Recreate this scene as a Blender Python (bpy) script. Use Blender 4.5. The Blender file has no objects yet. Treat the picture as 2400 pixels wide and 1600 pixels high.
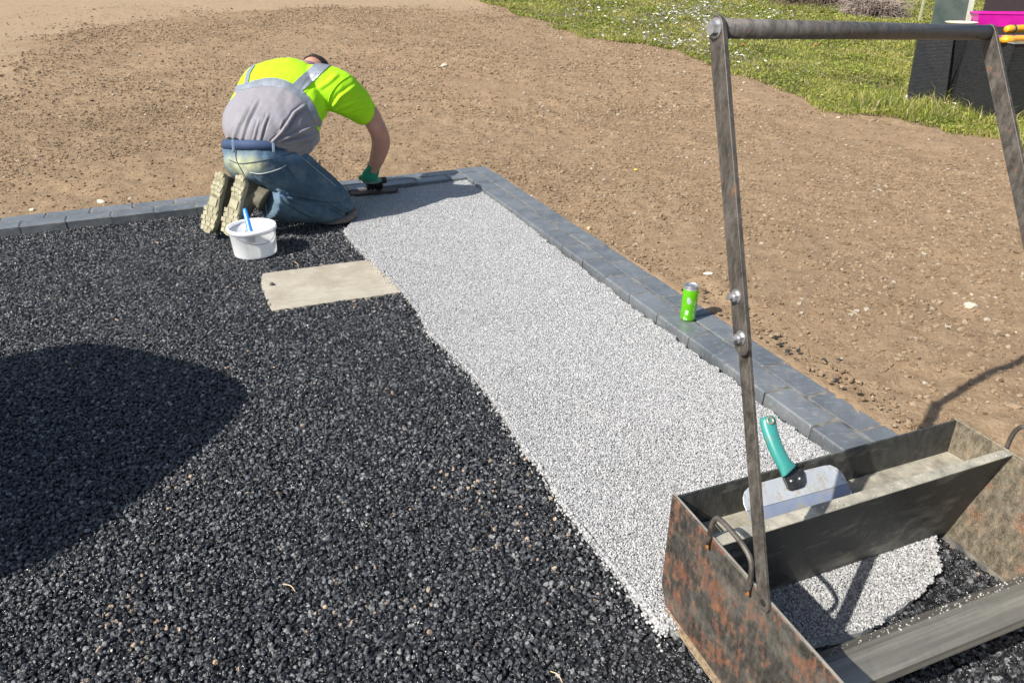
import bpy, bmesh, math, random
import numpy as np
from mathutils import Vector, Matrix
from mathutils.bvhtree import BVHTree
random.seed(7)
RNG = np.random.default_rng(11)
C = bpy.context.scene.collection
SC = bpy.context.scene
# ------------------------------------------------------------------ camera, sky, sun, exposure
F_PX, PITCH, CAM_H = 1700.0, math.atan(900/1700), 1.18
cam = bpy.data.cameras.new('camera'); camo = bpy.data.objects.new('camera', cam); C.objects.link(camo)
cam.sensor_width = 36; cam.lens = F_PX/2400*36; cam.clip_start = 0.05; cam.clip_end = 1000
camo.location = (0, 0, CAM_H); camo.rotation_euler = (math.pi/2-PITCH, 0, 0)
SC.camera = camo
SUN_AZ, SUN_EL = math.radians(36), math.radians(42)      # direction the light travels (from +X), elevation
w = bpy.data.worlds.new('World'); SC.world = w; w.use_nodes = True
nt = w.node_tree; nt.nodes.clear()
sky = nt.nodes.new('ShaderNodeTexSky'); sky.sky_type = 'NISHITA'; sky.sun_disc = False
sky.sun_elevation = SUN_EL; sky.sun_rotation = math.atan2(-math.cos(SUN_AZ), -math.sin(SUN_AZ))
sky.air_density = 1.0; sky.dust_density = 1.5; sky.ozone_density = 1.0
bg = nt.nodes.new('ShaderNodeBackground'); bg.inputs[1].default_value = 0.10
ow = nt.nodes.new('ShaderNodeOutputWorld')
nt.links.new(sky.outputs[0], bg.inputs[0]); nt.links.new(bg.outputs[0], ow.inputs[0])
sl = bpy.data.lights.new('sun', 'SUN'); sl.energy = 4.9; sl.angle = math.radians(0.55); sl.color = (1.0, 0.955, 0.89)
so = bpy.data.objects.new('sun', sl); C.objects.link(so)
so.rotation_euler = Vector((math.cos(SUN_EL)*math.cos(SUN_AZ), math.cos(SUN_EL)*math.sin(SUN_AZ), -math.sin(SUN_EL))).to_track_quat('-Z', 'Y').to_euler()
so.location = (-6, -4, 8)
SC.view_settings.view_transform = 'Standard'; SC.view_settings.look = 'None'
SC.view_settings.exposure = 0.66; SC.view_settings.gamma = 1.0; SC.view_settings.use_curve_mapping = False

# ------------------------------------------------------------------ measuring helpers (survey of the place from the photo)
CP = np.array([0, 0, CAM_H])
def ray(x, y):
    u = x-1200; v = 800-y
    r = np.array([u, F_PX*math.cos(PITCH)+v*math.sin(PITCH), -F_PX*math.sin(PITCH)+v*math.cos(PITCH)])
    return r/np.linalg.norm(r)
def G(x, y, z=0.0):
    r = ray(x, y); return CP+r*(z-CAM_H)/r[2]
def P(x, y, D):
    r = ray(x, y); return CP+r*(D/r[1])
def proj(V):
    V = np.asarray(V, float); d = V-CP
    fw = d[..., 1]*math.cos(PITCH)-d[..., 2]*math.sin(PITCH); up = d[..., 1]*math.sin(PITCH)+d[..., 2]*math.cos(PITCH)
    return np.stack([1200+F_PX*d[..., 0]/fw, 800-F_PX*up/fw], -1)
def D2(*pts):                                   # points read off the 2352-px view
    return [(a*1.0204, b*1.0204) for a, b in pts]
def inpoly(X, Y, poly):
    X = np.asarray(X, float); Y = np.asarray(Y, float); r = np.zeros(X.shape, bool); n = len(poly)
    for i in range(n):
        x1, y1 = poly[i][:2]; x2, y2 = poly[(i+1) % n][:2]
        if y1 == y2: continue
        c = ((y1 > Y) != (y2 > Y)) & (X < (x2-x1)*(Y-y1)/(y2-y1)+x1); r ^= c
    return r
def vnoise(x, y, z=None, s=0):
    x = np.asarray(x, float); y = np.asarray(y, float); z = np.zeros_like(x) if z is None else np.asarray(z, float)
    xi, yi, zi = np.floor(x).astype(np.int64), np.floor(y).astype(np.int64), np.floor(z).astype(np.int64)
    fx, fy, fz = x-xi, y-yi, z-zi
    fx, fy, fz = [f*f*(3-2*f) for f in (fx, fy, fz)]
    def h(a, b, c):
        n = (a*374761393+b*668265263+c*2147483647+s*1274126177) & 0xffffffff
        n = ((n ^ (n >> 13))*1274126177) & 0xffffffff
        n = ((n ^ (n >> 16))*2246822519) & 0xffffffff
        return ((n ^ (n >> 15)) & 0xffffff)/float(0xffffff)
    r = 0
    for i in (0, 1):
        for j in (0, 1):
            for k in (0, 1):
                r = r+h(xi+i, yi+j, zi+k)*(fx if i else 1-fx)*(fy if j else 1-fy)*(fz if k else 1-fz)
    return r*2-1
def fbm(x, y, z=None, o=4, s=0):
    a, t = 0, 0
    for k in range(o):
        m = 2.03**k; a = a+vnoise(x*m, y*m, None if z is None else z*m, s+k)*0.5**k
    return a

# ------------------------------------------------------------------ object helpers
def tag(o, label=None, cat=None, group=None, kind=None):
    if label: o['label'] = label
    if cat: o['category'] = cat
    if group: o['group'] = group
    if kind: o['kind'] = kind
    return o
def empty(name, loc=(0, 0, 0), label=None, cat=None, group=None, kind=None):
    o = bpy.data.objects.new(name, None); C.objects.link(o); o.location = loc; o.empty_display_size = .1
    return tag(o, label, cat, group, kind)
def link(name, me, m=None, parent=None, smooth=False):
    o = bpy.data.objects.new(name, me); C.objects.link(o)
    if m is not None:
        me.materials.clear()
        for mm in (m if isinstance(m, (list, tuple)) else [m]): me.materials.append(mm)
    if smooth: me.shade_smooth()
    if parent is not None:
        o.parent = parent; o.matrix_parent_inverse = Matrix.Identity(4)
        if parent.parent is None: o.location = -parent.location if False else (0, 0, 0)
    return o
def obj(name, bm, m=None, parent=None, smooth=False):
    me = bpy.data.meshes.new(name); bm.normal_update(); bm.to_mesh(me); bm.free()
    return link(name, me, m, parent, smooth)
def place(o, root):                              # mesh is in world space; make it relative to a root at root.location
    o.data.transform(Matrix.Translation(-Vector(root.location))); return o
def pyobj(name, v, f, m=None, parent=None, smooth=False):
    me = bpy.data.meshes.new(name); me.from_pydata([tuple(map(float, p)) for p in v], [], f); me.update()
    return link(name, me, m, parent, smooth)
def npmesh(name, V, tris):                       # fast triangle mesh
    me = bpy.data.meshes.new(name); n = len(tris)
    me.vertices.add(len(V)); me.vertices.foreach_set('co', np.asarray(V, np.float32).ravel())
    me.loops.add(n*3); me.loops.foreach_set('vertex_index', np.asarray(tris, np.int32).ravel())
    me.polygons.add(n); me.polygons.foreach_set('loop_start', np.arange(0, n*3, 3, dtype=np.int32))
    me.update(calc_edges=True); return me
def npquads(name, V, q):
    me = bpy.data.meshes.new(name); n = len(q)
    me.vertices.add(len(V)); me.vertices.foreach_set('co', np.asarray(V, np.float32).ravel())
    me.loops.add(n*4); me.loops.foreach_set('vertex_index', np.asarray(q, np.int32).ravel())
    me.polygons.add(n); me.polygons.foreach_set('loop_start', np.arange(0, n*4, 4, dtype=np.int32))
    me.update(calc_edges=True); return me
def getv(me):
    a = np.empty(len(me.vertices)*3, np.float32); me.vertices.foreach_get('co', a); return a.reshape(-1, 3).astype(float)
def getn(me):
    a = np.empty(len(me.vertices)*3, np.float32); me.vertices.foreach_get('normal', a); return a.reshape(-1, 3).astype(float)
def setv(me, v): me.vertices.foreach_set('co', np.asarray(v, np.float32).ravel()); me.update()
def catmull(pts, n):
    pts = np.asarray(pts, float); out = []
    if len(pts) == 2: return np.array([pts[0]+(pts[1]-pts[0])*t for t in np.linspace(0, 1, n+1)])
    p = np.vstack([2*pts[0]-pts[1], pts, 2*pts[-1]-pts[-2]])
    for i in range(len(pts)-1):
        a, b, c, d = p[i:i+4]
        for t in np.linspace(0, 1, n, endpoint=False):
            out.append(.5*((2*b)+(-a+c)*t+(2*a-5*b+4*c-d)*t*t+(-a+3*b-3*c+d)*t**3))
    out.append(pts[-1]); return np.array(out)
def loft(bm, pts, rad, side=None, seg=16, sub=4, power=2.0, cap=True):
    """closed tapered tube: pts centres, rad = r or (ra, rb) per point, side = sideways vector per point"""
    rad = [(r, r) if np.isscalar(r) else tuple(r) for r in rad]
    k = len(pts)
    if side is None: side = [None]*k
    elif not isinstance(side, list): side = [side]*k
    pp = catmull(pts, sub) if sub > 1 else np.asarray(pts, float); rr = catmull(rad, sub) if sub > 1 else np.asarray(rad, float)
    n = len(pp)
    if side[0] is not None: ss = catmull(side, sub) if sub > 1 else np.asarray(side, float)
    rings = []; prev = None
    for i in range(n):
        t = pp[min(i+1, n-1)]-pp[max(i-1, 0)]; t = t/(np.linalg.norm(t)+1e-9)
        if side[0] is not None: s = ss[i]
        elif prev is None: s = np.cross(t, (0, 0, 1)) if abs(t[2]) < .9 else np.cross(t, (0, 1, 0))
        else: s = prev
        s = s-t*np.dot(s, t); s = s/(np.linalg.norm(s)+1e-9); prev = s; u = np.cross(t, s)
        ring = []
        for j in range(seg):
            a = 2*math.pi*j/seg; ca, sa = math.cos(a), math.sin(a)
            q = 2.0/power; ca = math.copysign(abs(ca)**q, ca); sa = math.copysign(abs(sa)**q, sa)
            ring.append(bm.verts.new(pp[i]+s*ca*rr[i][0]+u*sa*rr[i][1]))
        rings.append(ring)
    for i in range(n-1):
        for j in range(seg):
            bm.faces.new((rings[i][j], rings[i][(j+1) % seg], rings[i+1][(j+1) % seg], rings[i+1][j]))
    if cap:
        bm.faces.new(list(reversed(rings[0]))); bm.faces.new(rings[-1])
    return rings
def tube(bm, pts, r, seg=8, sub=4, cap=True): return loft(bm, pts, [r]*len(pts), None, seg, sub, cap=cap)
def ball(bm, c, r, seg=16, mat=None):
    r = (r, r, r) if np.isscalar(r) else r
    M = Matrix.Translation(Vector(c)) @ (mat or Matrix.Identity(4)) @ Matrix.Diagonal((*r, 1))
    bmesh.ops.create_uvsphere(bm, u_segments=seg, v_segments=seg//2+2, radius=1, matrix=M)
def box(bm, c, s, rot=None, bev=0.0):
    M = Matrix.Translation(Vector(c)) @ (rot.to_4x4() if rot is not None else Matrix.Identity(4)) @ Matrix.Diagonal((*s, 1))
    r = bmesh.ops.create_cube(bm, size=1, matrix=M)
    if bev:
        es = list({e for v in r['verts'] for e in v.link_edges})
        bmesh.ops.bevel(bm, geom=es, offset=bev, segments=2, affect='EDGES', profile=.5)
def prism(bm, poly, off):
    """poly: list of 3-d points (planar), extruded by vector off"""
    a = [bm.verts.new(p) for p in poly]; b = [bm.verts.new(np.asarray(p)+off) for p in poly]; n = len(poly)
    bm.faces.new(list(reversed(a))); bm.faces.new(b)
    for i in range(n): bm.faces.new((a[i], a[(i+1) % n], b[(i+1) % n], b[i]))
def lathe(bm, c, prof, seg=32, cap=(False, False)):
    rings = []
    for r, z in prof:
        rings.append([bm.verts.new((c[0]+r*math.cos(2*math.pi*j/seg), c[1]+r*math.sin(2*math.pi*j/seg), c[2]+z)) for j in range(seg)])
    for i in range(len(rings)-1):
        for j in range(seg): bm.faces.new((rings[i][j], rings[i][(j+1) % seg], rings[i+1][(j+1) % seg], rings[i+1][j]))
    if cap[0]: bm.faces.new(list(reversed(rings[0])))
    if cap[1]: bm.faces.new(rings[-1])
def remesh(bm, voxel, smooth=6, fac=.5):
    me = bpy.data.meshes.new('tmp'); bmesh.ops.recalc_face_normals(bm, faces=bm.faces); bm.to_mesh(me); bm.free()
    o = bpy.data.objects.new('tmp', me); C.objects.link(o)
    r = o.modifiers.new('r', 'REMESH'); r.mode = 'VOXEL'; r.voxel_size = voxel
    if smooth: s = o.modifiers.new('s', 'SMOOTH'); s.iterations = smooth; s.factor = fac
    dg = bpy.context.evaluated_depsgraph_get(); dg.update()
    out = bpy.data.meshes.new_from_object(o.evaluated_get(dg)); bpy.data.objects.remove(o); bpy.data.meshes.remove(me)
    return out

# ------------------------------------------------------------------ node materials
class NM:
    def __init__(s, name, rough=.6, spec=.5, metal=0.0, coord='Object'):
        s.m = bpy.data.materials.new(name); s.m.use_nodes = True; s.t = s.m.node_tree; s.t.nodes.clear()
        s.b = s.t.nodes.new('ShaderNodeBsdfPrincipled'); o = s.t.nodes.new('ShaderNodeOutputMaterial'); s.t.links.new(s.b.outputs[0], o.inputs[0])
        s.b.inputs['Roughness'].default_value = rough; s.b.inputs['Specular IOR Level'].default_value = spec; s.b.inputs['Metallic'].default_value = metal
        s.tc = s.t.nodes.new('ShaderNodeTexCoord'); s.co = s.tc.outputs[coord]
    def L(s, a, b): s.t.links.new(a, b)
    def put(s, sock, v):
        if hasattr(v, 'is_output') or hasattr(v, 'links'): s.L(v, sock)
        elif isinstance(v, (tuple, list)) and len(v) == 3 and sock.type == 'RGBA': sock.default_value = (*v, 1)
        else: sock.default_value = v
    def scale(s, v, co=None):
        n = s.t.nodes.new('ShaderNodeMapping'); n.inputs['Scale'].default_value = v; s.L(co or s.co, n.inputs[0]); return n.outputs[0]
    def noise(s, sc, det=3, ro=.55, co=None, dist=0):
        n = s.t.nodes.new('ShaderNodeTexNoise'); n.inputs['Scale'].default_value = sc; n.inputs['Detail'].default_value = det
        n.inputs['Roughness'].default_value = ro; n.inputs['Distortion'].default_value = dist; s.L(co or s.co, n.inputs['Vector']); return n.outputs[0]
    def voro(s, sc, co=None, out='Distance', feat='F1', rnd=1):
        n = s.t.nodes.new('ShaderNodeTexVoronoi'); n.feature = feat; n.inputs['Scale'].default_value = sc; n.inputs['Randomness'].default_value = rnd
        s.L(co or s.co, n.inputs['Vector']); return n.outputs[out]
    def rnd(s): return s.t.nodes.new('ShaderNodeObjectInfo').outputs['Random']
    def attr(s, name, typ='GEOMETRY', out='Fac'):
        n = s.t.nodes.new('ShaderNodeAttribute'); n.attribute_name = name; n.attribute_type = typ; return n.outputs[out]
    def ramp(s, f, stops, interp='LINEAR'):
        n = s.t.nodes.new('ShaderNodeValToRGB'); s.L(f, n.inputs[0]); n.color_ramp.interpolation = interp
        e = n.color_ramp.elements
        while len(e) < len(stops): e.new(.5)
        for i, (p, c) in enumerate(stops):
            e[i].position = p; c = (c, c, c) if np.isscalar(c) else c; e[i].color = (*c, 1)
        return n.outputs[0]
    def mix(s, f, a, b, mode='MIX'):
        n = s.t.nodes.new('ShaderNodeMix'); n.data_type = 'RGBA'; n.blend_type = mode
        s.put(n.inputs[0], f); s.put(n.inputs[6], a); s.put(n.inputs[7], b); return n.outputs[2]
    def math(s, op, a, b=0.0, clamp=False):
        n = s.t.nodes.new('ShaderNodeMath'); n.operation = op; n.use_clamp = clamp; s.put(n.inputs[0], a); s.put(n.inputs[1], b); return n.outputs[0]
    def sep(s, co=None):
        n = s.t.nodes.new('ShaderNodeSeparateXYZ'); s.L(co or s.co, n.inputs[0]); return n.outputs
    def bump(s, h, st=.5, d=.01):
        n = s.t.nodes.new('ShaderNodeBump'); n.inputs['Strength'].default_value = st; n.inputs['Distance'].default_value = d
        s.put(n.inputs['Height'], h); prev = s.b.inputs['Normal']
        if prev.is_linked: s.L(prev.links[0].from_socket, n.inputs['Normal'])
        s.L(n.outputs[0], prev); return n
    def col(s, c): s.put(s.b.inputs['Base Color'], c); return s
    def ro(s, c): s.put(s.b.inputs['Roughness'], c); return s
def simple(name, c, rough=.6, spec=.5, metal=0, var=.12, sc=20, bump=0):
    m = NM(name, rough, spec, metal); n = m.noise(sc, 4)
    m.col(m.ramp(n, [(.3, tuple(x*(1-var) for x in c)), (.7, tuple(min(1, x*(1+var)) for x in c))]))
    if bump: m.bump(m.noise(sc*6, 3), bump, .002)
    return m.m

# black tarmac stones
m = NM('tarmac_stone', .34, .75); r = m.rnd(); n = m.noise(1.1, 3)
g = m.ramp(r, [(0, (.008, .0085, .010)), (.46, (.016, .017, .020)), (.66, (.025, .027, .031)), (.85, (.058, .061, .067)), (.95, (.12, .123, .128)), (1, (.24, .24, .238))])
g = m.mix(m.ramp(n, [(.60, 0), (.70, .6)]), g, (.13, .132, .135))
tan = m.attr('tan', 'INSTANCER')
g = m.mix(tan, g, m.ramp(r, [(0, (.20, .15, .10)), (.6, (.42, .34, .25)), (1, (.50, .33, .2))]))
m.col(g); m.ro(m.ramp(r, [(0, .17), (1, .36)])); m.bump(m.noise(2.2, 3, .6), .35, .4); MT_STONE = m.m
m = NM('tarmac_binder', .5, .5); m.col(m.ramp(m.noise(90, 3), [(.3, (.006, .006, .007)), (.7, (.02, .02, .021))])); m.bump(m.noise(220, 3), .8, .004); MT_TAR = m.m
# resin bound gravel
m = NM('resin_stone', .3, .5); r = m.rnd()
m.col(m.ramp(r, [(0, (.15, .15, .152)), (.12, (.25, .25, .252)), (.3, (.305, .305, .303)), (.55, (.36, .36, .355)), (.8, (.41, .408, .40)), (1, (.49, .485, .472))])); MT_RESIN = m.m
m = NM('resin_bed', .6, .4); m.col(m.ramp(m.noise(160, 2), [(.35, (.16, .16, .16)), (.65, (.36, .36, .355))])); MT_RBED = m.m
# slate coloured paving blocks
m = NM('slate_block', .42, .6); ob = m.rnd()
co = m.t.nodes.new('ShaderNodeNewGeometry').outputs['Position']
n1 = m.noise(9, 5, .6, co); n2 = m.noise(2.3, 3, .5, m.scale((14, 40, 30), co)); n3 = m.noise(150, 2, .5, co)
g = m.ramp(n1, [(.3, (.080, .088, .094)), (.7, (.175, .185, .191))])
g = m.mix(m.ramp(n2, [(.57, 0), (.74, .6)]), g, (.30, .33, .35))
g = m.mix(m.ramp(m.noise(13, 5, .7, co), [(.56, 0), (.72, .6)]), g, (.32, .28, .21))
g = m.mix(.35, g, m.ramp(ob, [(0, (.05, .06, .07)), (1, (.16, .17, .18))]))
m.col(g); m.bump(n3, .35, .002); m.bump(n1, .5, .006); MT_BLOCK = m.m
m = NM('joint_sand', .9, .2); m.col(m.ramp(m.noise(30, 4), [(.35, (.07, .07, .068)), (.65, (.22, .20, .16))])); MT_JOINT = m.m
# soil
m = NM('dry_soil', .95, .15); co = m.co
a = m.noise(.9, 5, .6); b = m.noise(14, 5, .65); c_ = m.noise(70, 4, .7)
sm = m.attr('smooth')
g = m.ramp(b, [(.25, (.185, .124, .074)), (.5, (.285, .200, .121)), (.75, (.375, .272, .170))])
g = m.mix(m.ramp(a, [(.4, 0), (.65, .55)]), g, (.25, .172, .105))
g = m.mix(m.ramp(c_, [(.3, .35), (.5, 0)]), g, (.15, .10, .06))
g = m.mix(m.math('MULTIPLY', sm, .62), g, m.ramp(b, [(.3, (.31, .224, .143)), (.7, (.40, .298, .195))]))
m.col(g); m.bump(m.noise(55, 5, .7), .9, .012); m.bump(m.noise(260, 3, .6), .6, .003); MT_SOIL = m.m
m = NM('soil_clod', .95, .15); r = m.rnd()
m.col(m.ramp(r, [(0, (.26, .178, .108)), (.35, (.34, .238, .146)), (.75, (.42, .305, .192)), (.955, (.48, .365, .245)), (.97, (.52, .44, .33)), (1, (.64, .58, .48))])); m.bump(m.noise(3, 4), .6, .3); MT_CLOD = m.m
m = NM('pale_stone', .75, .3); m.col(m.ramp(m.noise(60, 4), [(.3, (.42, .35, .25)), (.7, (.62, .55, .43))])); m.bump(m.noise(80, 3), .5, .004); MT_PALE = m.m
# lawn
m = NM('turf_earth', .95, .1); m.col(m.ramp(m.noise(12, 4), [(.3, (.09, .085, .03)), (.7, (.20, .15, .07))])); MT_TURF = m.m
m = NM('grass_blade', .55, .3); t = m.attr('tint')
m.col(m.ramp(t, [(0, (.06, .10, .014)), (.35, (.15, .20, .026)), (.6, (.26, .30, .045)), (.82, (.40, .39, .09)), (.9, (.44, .36, .18)), (1, (.54, .43, .27))]))
m.b.inputs['Subsurface Weight'].default_value = 0
tr = m.t.nodes.new('ShaderNodeBsdfTranslucent'); mx = m.t.nodes.new('ShaderNodeMixShader'); mx.inputs[0].default_value = .3
m.L(m.b.inputs['Base Color'].links[0].from_socket, tr.inputs[0]); o = [x for x in m.t.nodes if x.type == 'OUTPUT_MATERIAL'][0]
m.L(m.b.outputs[0], mx.inputs[1]); m.L(tr.outputs[0], mx.inputs[2]); m.L(mx.outputs[0], o.inputs[0]); MT_GRASS = m.m
MT_DAISY = simple('daisy_petals', (.86, .86, .84), .6, .3, var=.05)
MT_DAISYC = simple('daisy_eye', (.75, .5, .04), .6, .3)
def root_offset(o):
    while o.parent is not None: o = o.parent
    return Vector(o.location)
def part(name, bm, m, root, smooth=False):
    o = obj(name, bm, m, root, smooth); o.location = (0, 0, 0); o.data.transform(Matrix.Translation(-root_offset(o.parent))); return o
def partme(name, me, m, root, smooth=False):
    me.name = name; o = link(name, me, m, root, smooth); o.location = (0, 0, 0); me.transform(Matrix.Translation(-root_offset(o.parent))); return o

# ------------------------------------------------------------------ the plot: corner of the edging and its two directions
CORNER = np.array([-.170, 4.638]); DA = np.array([.3899, -.9209]); DB = np.array([-.9205, -.3907])
NA = np.array([-.9209, -.3899]); NB = np.array([.3907, -.9205])            # inward normals
def st(X, Y):                                   # distances inward from the outer lines of the two arms
    dx, dy = X-CORNER[0], Y-CORNER[1]
    return dx*NA[0]+dy*NA[1], dx*NB[0]+dy*NB[1]
ZT, ZR = -.040, -.023                           # tarmac and resin levels (block top is 0)
def rise(x, y):
    t = np.clip(np.asarray(y, float)-4.9, 0, None); return .045*t*t/(t+1.5)
def T(x, y, dz=0.0):                            # where the sight line through a picture point meets the open ground
    r = ray(x, y); t = 1.0
    lo, hi = .3, 60
    for _ in range(60):
        mid = (lo+hi)/2; p = CP+r*mid
        if p[2] > rise(p[0], p[1])-.012+dz: lo = mid
        else: hi = mid
    return CP+r*hi
LAWN_EDGE = D2((1060, -6), (1110, 6), (1150, 18), (1200, 38), (1250, 52), (1300, 72), (1350, 84), (1420, 96), (1480, 103), (1560, 122), (1640, 150), (1700, 183), (1760, 205), (1820, 226), (1870, 246), (1960, 266), (2040, 274), (2090, 287), (2150, 300), (2230, 322), (2320, 332), (2352, 348))
le = [tuple(T(x, y)[:2]) for x, y in LAWN_EDGE]
e0, e1 = le[0], le[-1]
LAWN = le+[(e1[0]+1.2, e1[1]-.55), (e1[0]+30, e1[1]-12), (60, 90), (-6, 90), (e0[0]-1.0, e0[1]+8)]
PATH = [tuple(T(x, y)[:2]) for x, y in D2((-60, 230), (0, 165), (70, 118), (100, 88), (180, 62), (330, 45), (600, 24), (900, 18), (1080, 22), (1180, 44), (1240, 62), (1170, 26), (1090, -2))]
PATH = PATH+[(-4, 60), (-60, 60), (-40, PATH[0][1]-2)]

def soil_h(X, Y):
    h = rise(X, Y)-.012+.0022*np.sin((X*.35+Y*.94)*42+2.5*fbm(X*2, Y*2, o=2, s=77))*np.clip(vnoise(X*.9, Y*.9, s=78)+.3, 0, 1)+.020*fbm(X*1.1, Y*1.1, o=3, s=3)+.010*fbm(X*6, Y*6, o=4, s=9)+.0042*fbm(X*26, Y*26, o=2, s=5)
    return h
def ground_grid(name, xs, ys):
    X, Y = np.meshgrid(xs, ys); nx, ny = len(xs), len(ys)
    s, t = st(X, Y); inside = (s > .03) & (t > .03)
    jx, jy = .3*fbm(X*1.5, Y*1.5, o=3, s=91), .3*fbm(X*1.5, Y*1.5, o=3, s=92)
    sm = sum(inpoly(X+jx+a*.3, Y+jy+b*.45, PATH).astype(float) for a, b in ((0, 0), (1, 0), (-1, 0), (0, 1), (0, -1), (.6, .6), (-.6, -.6), (.6, -.6), (-.6, .6)))/9
    Z = soil_h(X, Y); Z = Z*(1-sm)+sm*(rise(X, Y)-.022+.012*fbm(X*.8, Y*.8, o=3, s=2)+.003*fbm(X*9, Y*9, s=7))
    near = ((np.abs(s) < .12) & (t > -.12)) | ((np.abs(t) < .12) & (s > -.12))
    Z = np.where(near & ~inside, np.minimum(Z, -.010+.3*(Z+.012)), Z)
    Z = np.where(inside, -.10, Z)
    V = np.stack([X, Y, Z], -1).reshape(-1, 3)
    i = np.arange((ny-1)*(nx-1)); r, c = i//(nx-1), i % (nx-1); a = r*nx+c
    me = npquads(name, V, np.stack([a, a+1, a+nx+1, a+nx], 1))
    at = me.attributes.new('smooth', 'FLOAT', 'POINT'); at.data.foreach_set('value', sm.ravel().astype(np.float32))
    return me
near = np.concatenate([np.arange(-9, 9.001, .032)])
xs = np.concatenate([[-150, -60, -25, -14], near, [14, 25, 60, 150]])
ys = np.concatenate([[-60, -20, -6], np.arange(-2, 1, .25), np.arange(1, 9, .032), np.arange(9, 18, .08), np.arange(18, 40, 1.5), [60, 100, 200]])
soil = link('ground', ground_grid('ground', xs, ys), MT_SOIL); soil.data.shade_smooth()
tag(soil, kind='structure')

# lawn sheet
lx = np.arange(-7, 16, .07); ly = np.arange(4.5, 24, .07); X, Y = np.meshgrid(lx, ly); nx = len(lx)
wob = .07*fbm(X*2.2, Y*2.2, o=3, s=21)+.05*fbm(X*9, Y*9, o=2, s=22)-.04
M_ = inpoly(X+wob, Y+wob, LAWN)
Z = soil_h(X, Y)+.008+.012*(fbm(X*2, Y*2, s=4)*.5+.5)
cell = M_[:-1, :-1] & M_[1:, :-1] & M_[:-1, 1:] & M_[1:, 1:]
r_, c_ = np.nonzero(cell); a = r_*nx+c_
lawn = link('lawn', npquads('lawn', np.stack([X, Y, Z], -1).reshape(-1, 3), np.stack([a, a+1, a+nx+1, a+nx], 1)), MT_TURF); tag(lawn, kind='structure')
def lawn_z(x, y): return soil_h(x, y)+.008+.012*(fbm(x*2, y*2, s=4)*.5+.5)

# tarmac and resin sheets
def sheet(name, pts, z, m, kind='structure', thick=None):
    bm = bmesh.new()
    if thick: prism(bm, [(p[0], p[1], z-thick) for p in pts], np.array([0, 0, thick]))
    else: bm.faces.new([bm.verts.new((p[0], p[1], z)) for p in pts])
    bmesh.ops.recalc_face_normals(bm, faces=bm.faces)
    o = obj(name, bm, m); tag(o, kind=kind); return o
def cw(s, t):                                   # corner coordinates -> world
    A = np.array([NA, NB]); return CORNER+np.linalg.solve(A, np.array([s, t]))
TAR = [cw(.20, .20), cw(.20, 5.9), cw(5.6, 5.9), cw(5.6, .20)]
sheet('tarmac', TAR, ZT-.012, MT_TAR)
box_l = lambda a, b: tuple((OX+EX*a+EY*b)[:2])
BA = math.radians(21); EX = np.array([math.cos(BA), math.sin(BA), 0]); EY = np.array([-math.sin(BA), math.cos(BA), 0]); EZ = np.array([0, 0, 1.]); OX = np.array([.328, 1.079, -.03])
left_edge = [tuple(G(x, y, ZR)[:2]) for x, y in D2((806, 452), (800, 490), (812, 505), (790, 530), (815, 560), (845, 590), (900, 640), (930, 670), (965, 715), (985, 760), (1030, 800), (1080, 850), (1115, 890), (1150, 940), (1200, 1020), (1250, 1080), (1290, 1150), (1340, 1215), (1400, 1290), (1450, 1350), (1490, 1400), (1515, 1435), (1535, 1440))]
front_edge = [box_l(*p) for p in [(.05, -.09), (.12, -.15), (.244, -.178), (.336, -.188), (.467, -.170), (.564, -.140), (.634, -.111), (.690, -.040), (.694, .02)]]
gap = [(1.05, .218), (3.36, .222), (3.1, .228), (2.8, .218), (2.6, .226), (2.3, .219), (2.0, .224), (1.75, .214), (1.5, .212), (1.2, .202), (.9, .196), (.5, .196), (.2, .198)]
right_edge = [tuple((CORNER+DA*s+NA*t)) for s, t in gap[1:]]
top_edge = [tuple(CORNER+DB*s+NB*t) for s, t in [(.2, .198), (.4, .204), (.55, .20), (.72, .21)]]
RESIN = left_edge+front_edge+right_edge+top_edge
sheet('resin_bed', RESIN, ZR-.004, MT_RBED, thick=.02)
PLATE = [tuple(G(x, y, ZT)[:2]) for x, y in D2((603, 628), (700, 616), (780, 605), (848, 597), (885, 612), (980, 640), (985, 664), (930, 669), (850, 682), (760, 694), (625, 714), (612, 690), (600, 650))]

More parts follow.
